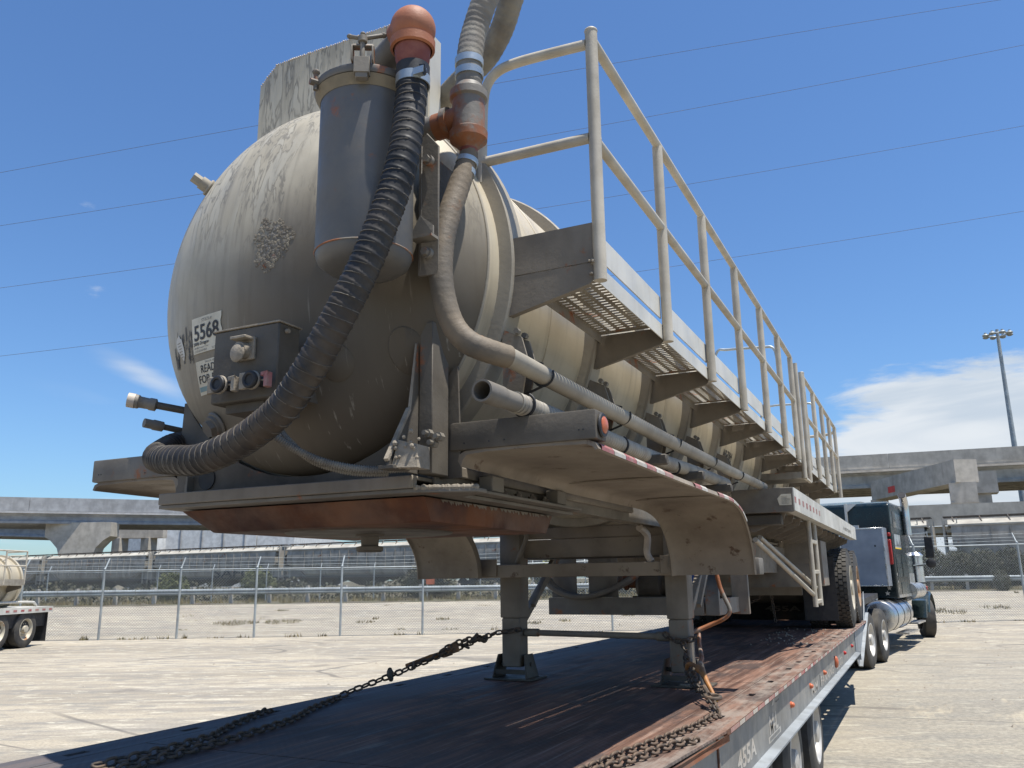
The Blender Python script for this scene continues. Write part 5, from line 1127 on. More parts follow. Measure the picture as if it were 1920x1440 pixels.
# cross beam at the fender feet, legs
m = MB(); m.box(-1.20, 1.045, 2.860, 2.955, 1.700, 1.790); cb = m.build('cross_beam', MT['fender'], TR, bevel=.004)
MB().box(1.046, 1.235, 2.830, 2.985, 1.697, 1.800).build('beam_end_cap', MT['pipe'], cb, bevel=.010, seg=2)
MB().box(-1.235, -1.201, 2.83, 2.985, 1.697, 1.800).build('beam_end_cap', MT['pipe'], cb, bevel=.01)
MB().box(-1.13, -.60, 2.846, 2.860, 1.71, 1.83).build('patch_plate', MT['fender'], cb, bevel=.002); MB().box(.60, 1.04, 2.846, 2.860, 1.71, 1.83).build('patch_plate', MT['fender'], cb, bevel=.002)
for sx, x0, x1 in ((-1, -.630, -.468), (1, .592, .742)):
    lg = MB().box(x0, x1, 2.96, 3.11, 1.42, 2.06).build('landing_leg', MT['frame'], TR, bevel=.012, seg=2)
    MB().box(x0+.008, x1-.008, 2.968, 3.102, 1.085, 1.42).build('inner_leg', MT['frame'], lg, bevel=.008)
    cx_ = (x0+x1)/2
    m = MB(); m.box(cx_-.185, cx_+.185, 2.90, 3.17, 1.002, 1.014); m.build('foot_plate', MT['darkbox'], lg, bevel=.002)
    for s in (-1, 1):
        m = MB(); m.prism([(cx_+s*.125, 2.93, 1.015), (cx_+s*.125, 3.14, 1.015), (cx_+s*.098, 3.10, 1.17), (cx_+s*.098, 2.97, 1.17)], (s*.010, 0, 0)); m.build('foot_gusset', MT['darkbox'], lg, bevel=.001)
    m = MB(); m.box(cx_-.115, cx_+.115, 2.945, 2.955, 1.04, 1.07); m.cyl((cx_-.13, 3.035, 1.10), (cx_+.13, 3.035, 1.10), .014, n=10); m.build('foot_pin', MT['darkbox'], lg)
    MB().bar((cx_, 3.12, 1.36), (cx_, 4.1, 2.03), .05, .05).build('leg_brace', MT['frame'], TR, bevel=.004)
    MB().bar((cx_+.10, 3.14, 1.50), (cx_+.10, 3.75, 2.03), .03, .03).build('leg_brace', MT['frame'], TR)
m = MB(); m.cyl((-.47, 3.03, 1.318), (.595, 3.03, 1.305), .021, n=14); m.cyl((-.46, 3.03, 1.318), (-.36, 3.03, 1.318), .028, n=14); m.cyl((.50, 3.03, 1.306), (.592, 3.03, 1.305), .030, n=12); m.build('cross_shaft', MT['frame'], TR)
m = MB(); m.box(-.64, .60, 3.05, 3.07, 1.835, 1.965); m.box(-.66, .62, 3.07, 3.13, 1.97, 2.05); m.build('upper_cross_member', MT['fender'], TR, bevel=.003)
m = MB(); m.box(-.62, .62, 3.42, 3.50, 1.832, 1.888); m.cyl((.20, 3.46, 1.90), (.36, 3.46, 1.90), .035, n=14); m.build('upper_cross_member', MT['darkbox'], TR, bevel=.004)
MB().tube(spline([(-.34, 2.75, 2.02), (-.36, 2.85, 1.97), (-.45, 2.9, 1.83), (-.47, 2.92, 1.80)], 5), .016, 8).build('bent_brace', MT['pipe'], TR)
MB().tube(spline([(.50, 2.75, 2.01), (.52, 2.86, 1.96), (.50, 2.9, 1.85), (.53, 2.90, 1.79)], 5), .024, 8).build('bent_brace', MT['cream'], TR)
P = spline([(.885, 3.2, 1.71), (.903, 3.2, 1.62), (.927, 3.2, 1.553), (.950, 3.2, 1.50), (.957, 3.2, 1.465), (.940, 3.2, 1.435), (.90, 3.2, 1.408), (.851, 3.2, 1.387), (.77, 3.17, 1.352), (.704, 3.12, 1.327)], 6)
MB().tube(P, .0145, 12).build('crank_pipe', MT['tee'], TR)
# pump frame
pf = MB().box(-.690, .600, 3.98, 4.06, 1.400, 1.535).build('pump_frame', MT['pipe'], TR, bevel=.003)
for (x0, x1, y) in ((-.690, -.50, 4.062), (-.50, -.46, 4.03), (-.36, -.15, 4.062), (-.15, -.10, 4.03)): MB().box(x0, x1, y, y+.02, 1.536, 2.03).build('frame_upright', MT['pipe'], pf, smooth=0)
m = MB(); m.box(.615, .72, 3.98, 4.02, 1.40, 1.74); m.prism([(.615, 3.98, 1.74), (.72, 3.98, 1.74), (.72, 3.98, 2.03), (.50, 3.98, 2.03)], (0, .04, 0)); m.build('frame_upright', MT['pipe'], pf, bevel=.003)
m = MB(); m.box(.66, .80, 4.75, 4.80, 1.38, 1.74); m.box(.64, .72, 4.02, 4.75, 1.40, 1.52); m.build('frame_side', MT['frame'], pf, bevel=.003)
MB().box(-.69, .65, 4.72, 4.80, 1.40, 1.50).build('frame_back', MT['frame'], pf, smooth=0)
m = MB(); m.lathe((-.02, 4.35, 1.63), (1, 0, 0), [(0, .001), (0, .10), (.03, .125), (.20, .125), (.22, .085), (.30, .085), (.32, .14), (.36, .14), (.37, .06), (.42, .06)], 28); m.box(-.05, .30, 4.25, 4.46, 1.50, 1.54); m.build('pump', MT['darkbox'], pf)
m = MB(); m.lathe((-.20, 4.32, 1.66), (1, 0, 0), [(0, .05), (.06, .055), (.07, .075), (.09, .075), (.10, .055), (.18, .06)], 20); m.build('pump_inlet', MT['tee'], pf)
m = MB(); m.lathe((.32, 4.40, 1.64), (1, 0, 0), [(0, .001), (0, .085), (.16, .085), (.18, .05)], 20); m.build('blue_coupling', MT['blue'], pf)
for dy in (0, .09): MB().tube(spline([(-.72, 3.9+dy, 1.80), (-.66, 3.9+dy, 1.65), (-.50, 3.92+dy, 1.555), (-.32, 3.95+dy, 1.545), (-.15, 4.0+dy, 1.60), (-.02, 4.1+dy, 1.68), (.02, 4.2, 1.72)], 8), .023, 10).build('hydraulic_hose', MT['pipe'], pf)

# rear deck over the wheels
dk = MB().box(.72, 1.210, 4.86, 11.95, 2.408, 2.418).box(-1.210, -.72, 4.86, 11.95, 2.408, 2.418).build('rear_deck_plate', MT['deckplate'], TR, smooth=0)
for sx in (-1, 1):
    m = MB(); m.box(min(sx*.70, sx*1.215), max(sx*.70, sx*1.215), 4.84, 4.852, 2.215, 2.420); m.box(min(sx*.70, sx*1.19), max(sx*.70, sx*1.19), 4.852, 4.93, 2.215, 2.222); m.build('deck_front_plate', MT['pipe'], dk, bevel=.002)
    m = MB(); m.box(min(sx*.70, sx*1.10), max(sx*.70, sx*1.10), 4.90, 4.98, 2.11, 2.205); m.build('deck_front_beam', MT['darkbox'], dk, bevel=.01)
    m = MB(); m.box(min(sx*1.211, sx*1.223), max(sx*1.211, sx*1.223), 4.84, 11.95, 2.225, 2.420); m.box(min(sx*1.13, sx*1.211), max(sx*1.13, sx*1.211), 4.856, 11.95, 2.225, 2.232); sd = m.build('deck_side_rail', MT['aluminium'], dk, smooth=0)
    for k in range(14): y = 4.95+k*.5; MB().prism([(sx*1.13, y, 2.222), (sx*.72, y, 2.222), (sx*.72, y, 2.06), (sx*.86, y, 2.06), (sx*1.11, y, 2.16)], (0, .012, 0)).build('deck_gusset', MT['fender'], dk, smooth=0)
    for k in range(9):
        if k == 8: continue
        y = 4.86+k*.265; MB().box(min(sx*1.2235, sx*1.2248), max(sx*1.2235, sx*1.2248), y, y+.10, 2.295, 2.345).build('tape_square', MT['redtape'], sd, smooth=0)
m = MB(); m.prism([(1.10, 4.837, 2.272), (1.20, 4.837, 2.272), (1.20, 4.837, 2.365), (1.12, 4.837, 2.365), (1.085, 4.837, 2.33)], (0, .002, 0)); tgp = m.build('data_tag', MT['paper'], dk, smooth=0)
m = MB()
for j in range(7): m.box(1.12, 1.12+.07*random.uniform(.5, 1), 4.8355, 4.8365, 2.285+j*.010, 2.2875+j*.010)
m.build('tag_lines', MT['inkgrey'], tgp, smooth=0)
m = MB(); put_text(m, '14 000 POUND', .07, lambda u, v: Vector((1.2245, 9.6+u, 2.28+v)), 1.3); m.build('lettering', MT['inkgrey'], dk, smooth=0)
# ladder and braces
ld = MB().cyl((1.15, 6.33, 1.385), (1.15, 6.33, 2.215), .024, n=14).build('side_ladder', MT['rail'], TR)
MB().cyl((1.15, 6.80, 1.385), (1.15, 6.80, 2.215), .024, n=14).build('ladder_side', MT['rail'], ld)
for z in (1.43, 1.72, 2.02): MB().box(1.13, 1.17, 6.35, 6.78, z-.02, z+.02).build('ladder_rung', MT['rail'], ld, bevel=.006)
MB().cyl((.90, 4.70, 1.985), (1.14, 6.33, 1.50), .022, n=12).build('ladder_brace', MT['rail'], TR); MB().cyl((.88, 5.05, 2.02), (1.12, 6.80, 1.56), .020, n=12).build('ladder_brace', MT['rail'], TR)
# underframe, axles, wheels
m = MB(); m.box(-.62, -.50, 5, 11.8, 1.72, 2.02); m.box(.50, .62, 5, 11.8, 1.72, 2.02); m.build('main_frame', MT['frame'], TR, bevel=.004)
MB().box(-.50, .98, 7.6, 7.7, 1.56, 1.82).build('suspension_cross_member', MT['pipe'], TR, smooth=0); MB().box(.50, 1.05, 8.3, 8.9, 1.56, 2.10).build('battery_box', MT['frame'], TR, bevel=.006)
MB().box(-.70, .70, 8.95, 9.03, 1.44, 1.56).build('suspension_cross_member', MT['frame'], TR, smooth=0)
m = MB(); m.box(-.44, .44, 9.2, 11.6, 1.45, 1.72); m.build('subframe', MT['grimy'], TR, smooth=0)
for y in (9.88, 11.10):
    m = MB(); m.cyl((-1.15, y, 1.515), (1.15, y, 1.515), .07, n=14); m.cyl((-.62, y, 1.515), (.62, y, 1.515), .2, n=20); m.build('axle', MT['darkbox'], TR)
    for sx in (-1, 1):
        for xo in (.80, 1.115): wheel('tyre', TR, (sx*xo, y, 1.517), (sx, 0, 0), .512, .25, MT['rim'] if y < 10.5 else MT['rustrim'], rimr=.29)
for sx in (-1, 1): MB().box(min(sx*.69, sx*1.10), max(sx*.69, sx*1.10), 9.14, 9.15, 1.12, 1.92).build('mud_flap', MT['black'], TR, smooth=0)
m = MB()

# ================================================================== THE FLATBED
FB = thing('flatbed_trailer', 'grey drop-deck flatbed trailer with rusty steel deck, carrying the tank trailer', 'flatbed trailer', (0, 5.5, 0))
Y1 = 1.53; YN = -1.6; YF = 11.75
def deck_strip(name, xs, ys, holes, parent, mt, z=1.0):
    m = MB(); v = [(x, y, z) for y in ys for x in xs]; n = len(xs)
    f = [(j*n+i, j*n+i+1, (j+1)*n+i+1, (j+1)*n+i) for j in range(len(ys)-1) for i in range(n-1) if (i, j) not in holes]
    m.add(v, f)
    for (i, j) in holes:   # walls of each slot
        x0, x1, y0, y1 = xs[i], xs[i+1], ys[j], ys[j+1]
        m.add([(x0, y0, z), (x1, y0, z), (x1, y1, z), (x0, y1, z), (x0, y0, z-.02), (x1, y0, z-.02), (x1, y1, z-.02), (x0, y1, z-.02)], [(0, 1, 5, 4), (1, 2, 6, 5), (2, 3, 7, 6), (3, 0, 4, 7)])
    return m.build(name, mt, parent, smooth=0)
# centre plates in five sheets with open joints
js = [YN, .285, 3.35, 6.4, 9.45, YF]
for i in range(5):
    a, b = js[i]+.006, js[i+1]-.006; MB().box(-1.06, 1.06, a, b, .985, 1.0).build('deck_sheet', MT['deck'], FB, bevel=.0)
MB().box(-1.08, 1.08, YN, YF, .93, .972).build('deck_bed', MT['black'], FB, smooth=0)
slots = [1.23, 1.885, 2.76, 3.45, 4.30, 4.86, 5.36, 5.9, 6.45, 7.0, 7.45, 7.85, 8.26, 8.62, 9.0, 9.33, 9.85, 10.3, 10.68, 11.16]
for sx in (-1, 1):
    ys = [Y1 if sx > 0 else YN]; holes = set(); ss = [s for s in slots if s > ys[0]+.1] if sx > 0 else [.0, .62, 1.20, 1.83, 2.45]+[3.1+.65*k for k in range(13)]
    for s in ss: holes.add((1, len(ys))); ys += [s-.055, s+.055]
    ys = [ys[0]]+ys[1:]+[YF]; H = set()
    for k in range(len(ss)): H.add((1, 1+2*k))
    xs = [1.066, 1.118, 1.160, 1.253]; xs = [sx*x for x in xs]
    deck_strip('deck_edge_strip', xs, ys, H, FB, MT['deck'])
# tapering rear end beyond the corner
m = MB(); q = [(1.066, YN, 1.0), (1.09, YN, 1.0), (1.195, .66, 1.0), (1.253, Y1-.004, 1.0), (1.066, Y1-.004, 1.0)]; m.prism([(x, y, z) for x, y, z in q], (0, 0, -.012)); m.build('rear_deck_edge', MT['deck'], FB, smooth=0)
m = MB(); m.prism([(1.10, YN, .986), (1.205, .66, .986), (1.262, Y1-.004, .986), (1.262, Y1-.004, .955), (1.205, .66, .955), (1.10, YN, .955)], (0, 0, -.001)); m.build('rear_edge_lip', MT['rust'], FB, smooth=0)
m = MB(); m.prism([(1.06, YN, .96), (1.170, .66, .96), (1.205, Y1-.03, .96), (1.205, Y1-.03, .55), (1.17, .66, .55), (1.06, YN, .55)], (-.012, 0, 0)); m.build('rear_side_plate', MT['siderail'], FB, smooth=0)
m = MB(); m.box(1.10, 1.212, Y1-.03, Y1-.016, .55, .985); m.build('corner_plate', MT['rust'], FB, smooth=0)
# side rails
for sx in (-1, 1):
    y0 = Y1 if sx > 0 else YN; YB = 9.72
    m = MB(); m.box(min(sx*1.205, sx*1.213), max(sx*1.205, sx*1.213), y0-.012, YF, .70, .984)
    sr = m.build('side_rail_web', MT['siderail'], FB, smooth=0)
    MB().box(min(sx*1.195, sx*1.253), max(sx*1.195, sx*1.253), y0, YF, .972, .9985).build('rail_top_edge', MT['rust'], sr, smooth=0)
    MB().prism([(sx*1.2135, y0-.012, .700), (sx*1.275, y0-.012, .692), (sx*1.275, y0-.012, .680), (sx*1.2135, y0-.012, .684)], (0, YB-y0, 0)).build('bottom_flange', MT['flange'], sr, smooth=0)
    if sx > 0:
        y = 1.60; k = 0
        while y < 11.4:
            MB().box(1.2532, 1.2545, y, y+(.13 if k % 2 else .21), .976, .996).build('tape_dash', MT['whitetape' if k % 2 else 'redtape'], sr, smooth=0); y += (.14 if k % 2 else .22); k += 1
        for y, big in ((1.86, 0), (3.757, 0), (4.851, 0), (5.887, 0), (6.978, 1), (8.05, 0), (9.10, 0)):
            m = MB(); zz = .818 if y > 2 else .66
            if big: m.sphere((1.225, y, .815), .05, 14, 10, (.5, .8, 1.2))
            else: m.cyl((1.213, y, zz), (1.222, y, zz), .022, n=14); m.sphere((1.224, y, zz), .019, 12, 8)
            m.build('side_marker_lamp', MT['amber' if y < 8 else 'redlens'], sr)
        # lettering painted on the web
        wf = lambda y0_, z0_: (lambda u, v: Vector((1.2142, y0_+u, z0_+v)))
        m = MB(); put_text(m, '455A', .125, wf(1.90, .745), .50, .004); m.build('lettering', MT['whitetape'], sr, smooth=0)
        m = MB(); put_text(m, 'M', .145, wf(2.85, .765), .17, .003); put_text(m, '-L', .145, wf(3.02, .765), .16, .003)
        m.add([(1.2142, 2.80, .722), (1.2142, 3.26, .722), (1.2142, 3.26, .758), (1.2142, 2.80, .758)], [(0, 1, 2, 3)]); m.add([(1.2142, 2.98, .91), (1.2142, 3.05, .91), (1.2142, 3.12, .965)], [(0, 1, 2)]); m.build('lettering', MT['whitetape'], sr, smooth=0)
        m = MB(); m.box(1.2144, 1.2148, 2.84, 3.22, .730, .750); m.build('lettering_inset', MT['siderail'], sr, smooth=0)  # rail-grey strip set inside the white logo bar
        m = MB(); put_text(m, 'M.M', .11, wf(4.95, .73), .42, .003); put_text(m, 'FANNING', .11, wf(5.62, .73), 1.15, .002); put_text(m, 'OIL CO', .11, wf(7.08, .73), .72, .002); m.build('lettering', MT['whitetape'], sr, smooth=0)
        MB().box(1.2142, 1.2150, 5.56, 5.58, .73, .83).build('black_mark', MT['ink'], sr, smooth=0)
        MB().box(1.2535, 1.256, 2.9, 3.02, .945, .955).build('drain_slot', MT['black'], sr, smooth=0)
    # gooseneck transition
    tr_ = MB().prism([(sx*1.213, 9.72, .985), (sx*1.213, YF, .985), (sx*1.213, 12.3, 1.42), (sx*1.213, 12.3, 1.25), (sx*1.213, 11.9, .95), (sx*1.213, 9.95, .50), (sx*1.213, 9.72, .60)], (sx*.010, 0, 0)).build('transition_plate', MT['flange'], FB, smooth=0)
    MB().prism([(sx*1.224, 9.95, .50), (sx*1.224, 12.2, 1.10), (sx*1.224, 12.2, 1.08), (sx*1.224, 9.97, .485)], (sx*.045, 0, 0)).build('transition_flange', MT['flange'], tr_, smooth=0)
m = MB(); m.prism([(-.07+0, 0, 0)]*0 or [(1.2135, 9.72, .60), (1.275, 9.72, .60), (1.275, 9.72, .70), (1.2135, 9.72, .70)], (0, .01, 0)); m.build('flange_stop', MT['flange'], FB, smooth=0)
m = MB(); m.box(-1.20, 1.20, YF+.0, YF+.04, .98, 1.36); bk = m.build('bulkhead', MT['black'], FB, smooth=0)
m = MB(); put_text(m, '455A', .115, lambda u, v: Vector((-.24+u, YF-.002, 1.135+v)), .55, .003); m.build('lettering', MT['inkgrey'], bk, smooth=0)
MB().cyl((-1.0, YF-.03, 1.40), (1.1, YF-.03, 1.40), .035, n=14).build('bulkhead_tube', MT['steel'], FB)
MB().box(-1.2, 1.2, YF+.042, 17.0, 1.20, 1.30).build('upper_deck', MT['black'], FB, smooth=0); MB().box(-.55, .55, 1.0, 15, .55, .90).build('centre_beam', MT['black'], FB, smooth=0)
for k in range(9):
    y = 2.1+k*1.1; MB().box(-1.07, 1.07, y, y+.08, .80, .925).build('cross_member', MT['black'], FB, smooth=0)
for y in (2.60, 3.88, 5.16):
    MB().cyl((-1.0, y, .42), (1.0, y, .42), .07, n=12).build('axle', MT['black'], FB)
    for sx in (-1, 1):
        for xo in (.80, 1.08): wheel('tyre', FB, (sx*xo, y, .425), (sx, 0, 0), .425, .24, MT['alurim'], rimr=.24, tread=False)
# rear tyre treadless plate under flange, hanging board
MB().box(1.02, 1.20, 2.02, 2.06, .05, .66).build('mud_flap', MT['black'], FB, smooth=0)

# ================================================================== THE DARK GREEN TRUCK
TK = thing('truck', 'dark green sleeper truck with chrome stack and silver toolbox, pulling the flatbed', 'truck', (0, 15.6, 0), -R_(7), world=False)
def tw(x, y, R=.51, w=.27, rm='alurim', d=1, tread=False): wheel('tyre', TK, (x, y, R), (d if x > 0 else -1, 0, 0), R, w, MT[rm], tread=tread, rimr=.29)
for y in (-.68, .68):
    for sx in (-1, 1): tw(sx*.80, y); tw(sx*1.085, y)
for sx in (-1, 1): wheel('tyre', TK, (sx*1.07, 8.0, .52), (sx, .36*sx, 0), .52, .30, MT['alurim'], rimr=.29, tread=False)
m = MB(); m.box(-.43, -.33, -1.2, 8.6, .75, 1.0); m.box(.33, .43, -1.2, 8.6, .75, 1.0); m.build('chassis', MT['black'], TK, smooth=0)
m = MB(); m.prism([(1.22, 2.90, 1.16), (1.22, 4.85, 1.16), (1.22, 4.85, 3.05), (1.22, 4.75, 3.20), (1.22, 4.3, 3.28), (1.22, 2.96, 3.28), (1.22, 2.90, 3.22)], (-2.44, 0, 0)); slp = m.build('sleeper', MT['green'], TK, bevel=.09, seg=4, smooth=50)
m = MB(); m.prism([(1.10, 4.86, 1.05), (1.10, 6.55, 1.05), (1.10, 6.62, 2.0), (1.10, 6.15, 2.80), (1.10, 5.9, 2.92), (1.10, 4.86, 2.98)], (-2.20, 0, 0)); cabb = m.build('cab', MT['green'], TK, bevel=.06, seg=3, smooth=50)
m = MB(); m.prism([(.82, 6.55, 1.05), (.72, 8.75, 1.05), (.68, 8.75, 1.85), (.78, 6.6, 2.02)], (0, 0, 0.0)) if False else m.prism([(-.80, 6.55, .95), (.80, 6.55, .95), (.66, 8.8, .95), (-.66, 8.8, .95)], (0, 0, .98)); m.build('bonnet', MT['green'], TK, bevel=.06, seg=3)
m = MB(); m.prism([(1.103, 5.15, 2.10), (1.103, 6.2, 2.05), (1.103, 6.05, 2.62), (1.103, 5.15, 2.66)], (.006, 0, 0)); m.build('side_window', MT['glass'], cabb, smooth=0)
m = MB(); m.prism([(1.2215, 3.25, 2.72), (1.2215, 4.45, 2.72), (1.2215, 4.30, 3.06), (1.2215, 3.25, 3.10)], (.005, 0, 0)); m.build('sleeper_window', MT['glass'], slp, smooth=0)
m = MB(); m.box(1.222, 1.228, 3.15, 4.0, 2.25, 2.58); sv = m.build('side_panel_decal', MT['galv'], slp, smooth=0)
MB().box(1.2285, 1.230, 3.15, 4.0, 2.25, 2.28).build('yellow_stripe', MT['yellow'], sv, smooth=0)
m = MB()
for i in range(5): y = 3.2+i*.2; m.add([(1.2290, y, 2.31), (1.2290, y+.15, 2.31), (1.2290, y+.08, 2.33+.2*random.random())], [(0, 1, 2)])
m.build('decal_shape', MT['ink'], sv, smooth=0)
for (y0, y1, z0, z1) in ((3.15, 3.75, 1.62, 2.12), (3.95, 4.6, 1.62, 2.12), (3.5, 4.5, 1.24, 1.5)): MB().box(1.2215, 1.228, y0, y1, z0, z1).build('side_locker_door', MT['greenlit'], slp, bevel=.002)
MB().box(1.2215, 1.227, 2.99, 4.8, 1.17, 1.235).build('chrome_skirt', MT['chrome'], slp, smooth=0); MB().box(1.102, 1.109, 4.9, 6.5, 1.08, 1.70).build('chrome_skirt', MT['chrome'], cabb, smooth=0)
m = MB(); m.prism([(1.103, 5.1, 1.2), (1.103, 6.3, 1.2), (1.103, 6.3, 2.0), (1.103, 5.1, 2.02)], (.004, 0, 0)); m.build('cab_door', MT['greenlit'], cabb, smooth=0)
MB().box(1.108, 1.13, 5.2, 5.34, 1.72, 1.76).build('door_handle', MT['chrome'], cabb, bevel=.003)
m = MB(); m.box(-1.18, 1.18, 3.0, 4.9, 3.285, 3.31); m.prism([(-.62, 3.3, 3.33), (.55, 3.3, 3.33), (.45, 4.4, 3.40), (-.5, 4.4, 3.40)], (0, 0, .035)); m.build('roof_visor', MT['chrome'], slp, smooth=0)
m = MB(); m.bar((.30, 2.86, 2.75), (.30, 2.86, 3.30), .05, .05); m.bar((.30, 2.84, 2.75), (.55, 2.84, 2.75), .06, .08); m.prism([(.32, 2.85, 3.28), (.55, 2.85, 3.28), (.33, 2.85, 3.10)], (0, .02, 0)); m.build('rear_brace', MT['aluminium'], slp, smooth=0)
MB().box(1.13, 1.20, 2.78, 2.895, 1.9, 2.45).build('tail_lamp', MT['redlens'], slp, bevel=.01); MB().box(1.14, 1.20, 2.80, 2.895, 2.52, 2.60).build('tail_lamp', MT['redlens'], slp, bevel=.01)
tb = MB().box(.20, 1.14, 2.32, 2.78, 1.43, 2.70).build('toolbox', MT['brushed'], TK, bevel=.006)
m = MB()
for b_ in ((.20, 1.14, 1.43, 1.46), (.20, 1.14, 2.67, 2.70), (.20, .23, 1.46, 2.67), (1.11, 1.14, 1.46, 2.67)): m.box(b_[0]+.002, b_[1]-.002, 2.308, 2.318, b_[2]+.002, b_[3]-.002)
m.build('box_trim', MT['chrome'], tb, bevel=.002)
MB().cyl((.42, 2.312, 1.82), (.42, 2.290, 1.82), .03, n=14).box(.36, .38, 2.295, 2.31, 1.80, 1.95).build('box_latch', MT['black'], tb); MB().box(.45, .50, 2.31, 2.315, 2.58, 2.60).box(.93, .96, 2.31, 2.315, 2.28, 2.32).build('box_lock', MT['black'], tb, smooth=0)
for sx in (1, -1):
    m = MB(); m.cyl((sx*1.30, 4.78, 2.60), (sx*1.30, 4.78, 3.05), .095, n=20); m.tube(spline([(sx*1.30, 4.78, 3.0), (sx*1.30, 4.78, 3.28), (sx*1.30, 4.72, 3.44), (sx*1.30, 4.55, 3.56)], 5), .093, 20, True); m.build('exhaust_stack', MT['chrome'], TK)
    m = MB(); m.cyl((sx*1.30, 4.546, 3.563), (sx*1.30, 4.540, 3.567), .088, n=20); m.build('stack_mouth', MT['black'], TK)
    m = MB(); m.lathe((sx*.92, 2.05, .80), (0, 1, 0), [(-.02, .001), (-.02, .24), (.0, .315), (.03, .335), (2.45, .335), (2.47, .315), (2.49, .001)], 36); ft = m.build('fuel_tank', MT['chrome'], TK)
    for y in (2.35, 3.2, 4.1): MB().lathe((sx*.92, y, .80), (0, 1, 0), [(-.02, .337), (-.02, .343), (.02, .343), (.02, .337)], 36, closed=True).build('tank_strap', MT['black'], ft)
    MB().cyl((sx*.80, 2.5, 1.12), (sx*.80, 2.5, 1.19), .05, n=16).build('filler_cap', MT['chrome'], ft)
    m = MB(); m.box(min(sx*1.0, sx*1.28), max(sx*1.0, sx*1.28), 3.4, 5.0, .36, .40); m.box(min(sx*1.0, sx*1.26), max(sx*1.0, sx*1.26), 5.1, 6.4, .50, .54); m.build('step_board', MT['chrome'], TK, smooth=0)
    # quarter fender arc over the steer tyre
    m = MB(); v = []; n_ = 16
    for i in range(n_+1):
        a = R_(168-156*i/n_)
        for (x, r) in ((.86, .60), (1.10, .665), (1.24, .655), (1.27, .60), (1.25, .60), (1.22, .635), (1.1, .645), (.87, .585)): v.append((sx*x, 8.0-math.cos(a)*-r if False else 8.0+math.cos(a)*r, .56+math.sin(a)*r))
    m.add(v, [(i*8+j, i*8+(j+1) % 8, (i+1)*8+(j+1) % 8, (i+1)*8+j) for i in range(n_) for j in range(8)]+[tuple(range(8)), tuple(range(n_*8, n_*8+8))]); m.build('front_fender', MT['greenlit'], TK, smooth=50)
    m = MB(); m.prism([(sx*1.22, 7.05, .55), (sx*1.22, 7.38, .62), (sx*1.22, 7.42, 1.05), (sx*1.22, 7.15, 1.0)], (-sx*.35, 0, 0)); m.build('fender_skirt', MT['greenlit'], TK, bevel=.03, seg=2)
    m = MB(); m.bar((sx*1.12, 6.4, 1.9), (sx*1.52, 6.5, 1.95), .02, .02); m.bar((sx*1.12, 6.4, 2.7), (sx*1.52, 6.5, 2.72), .02, .02); m.cyl((sx*1.52, 6.5, 1.9), (sx*1.52, 6.5, 2.75), .012, n=8); mr = m.build('mirror_arm', MT['chrome'], TK)
    MB().box(min(sx*1.44, sx*1.64), max(sx*1.44, sx*1.64), 6.44, 6.50, 2.08, 2.62).build('mirror', MT['black'], mr, bevel=.015); m = MB(); m.sphere((sx*1.54, 6.46, 1.95), .12, 16, 10, (1, .35, 1)); m.build('round_mirror', MT['black'], mr)
    m = MB(); m.cyl((sx*1.12, 6.95, 1.25), (sx*1.12, 6.95, 2.12), .17, n=22); m.lathe((sx*1.12, 6.95, 0), (0, 0, 1), [(2.12, .19), (2.16, .19), (2.24, .12), (2.25, .001)], 22); m.build('air_cleaner', MT['chrome'], TK)
    for z in (1.45, 1.9): MB().lathe((sx*1.12, 6.95, z), (0, 0, 1), [(-.02, .172), (-.02, .178), (.02, .178), (.02, .172)], 22, closed=True).build('cleaner_band', MT['black'], TK)
    MB().box(min(sx*1.12, sx*1.20), max(sx*1.12, sx*1.20), 7.9, 8.0, 1.24, 1.36).build('turn_lamp', MT['redlens'], TK, bevel=.01)
    m = MB(); v = []
    for i in range(9):
        a = R_(20+70*i/8)
        for (x, r) in ((.62, .60), (1.24, .60), (1.24, .585), (.62, .585)): v.append((sx*x, -.68-math.cos(a)*r, .51+math.sin(a)*r))
    m.add(v, [(i*4+j, i*4+(j+1) % 4, (i+1)*4+(j+1) % 4, (i+1)*4+j) for i in range(8) for j in range(4)]); 
    m.build('rear_quarter_fender', MT['galv'], TK, smooth=50)
m = MB(); m.cyl((1.16, 4.88, 1.28), (1.16, 6.55, 1.28), .19, n=24); m.cyl((1.16, 5.2, 2.05), (1.16, 6.35, 2.05), .0, n=3) if False else None; m.build('air_cleaner', MT['chrome'], TK)
st_ = MB()
def star(mb, fn, cx, cy, r):
    pts = [fn(cx+math.sin(math.pi*k/5)*(r if k % 2 == 0 else r*.42), cy+math.cos(math.pi*k/5)*(r if k % 2 == 0 else r*.42)) for k in range(10)]; mb.add(pts+[fn(cx, cy)], [(k, (k+1) % 10, 10) for k in range(10)])
for (x, z, r) in ((.98, 1.62, .055), (1.06, 1.50, .05), (1.05, 1.38, .05), (1.00, 1.27, .06)): star(st_, lambda u, v: Vector((u, 2.896, v)), x, z, r)
for (y, z, r) in ((3.05, 1.68, .055), (3.10, 1.52, .05), (3.12, 1.36, .05)): star(st_, lambda u, v: Vector((1.2235, u, v)), y, z, r)
st_.build('star_decals', MT['whitetape'], slp, smooth=0)
m = MB(); m.box(-.6, .6, -.9, .9, 1.0, 1.18); m.build('fifth_wheel', MT['black'], TK, smooth=0)

# ================================================================== SECOND TANKER, FAR LEFT
ua = math.atan2(.92, -.395)     # heading of its tail
TL = thing('tank_trailer', 'second cream tank trailer with red reflector squares, parked at the far left edge', 'tank trailer', (-21.05, 14.33, 0), ua-math.pi/2, world=False)
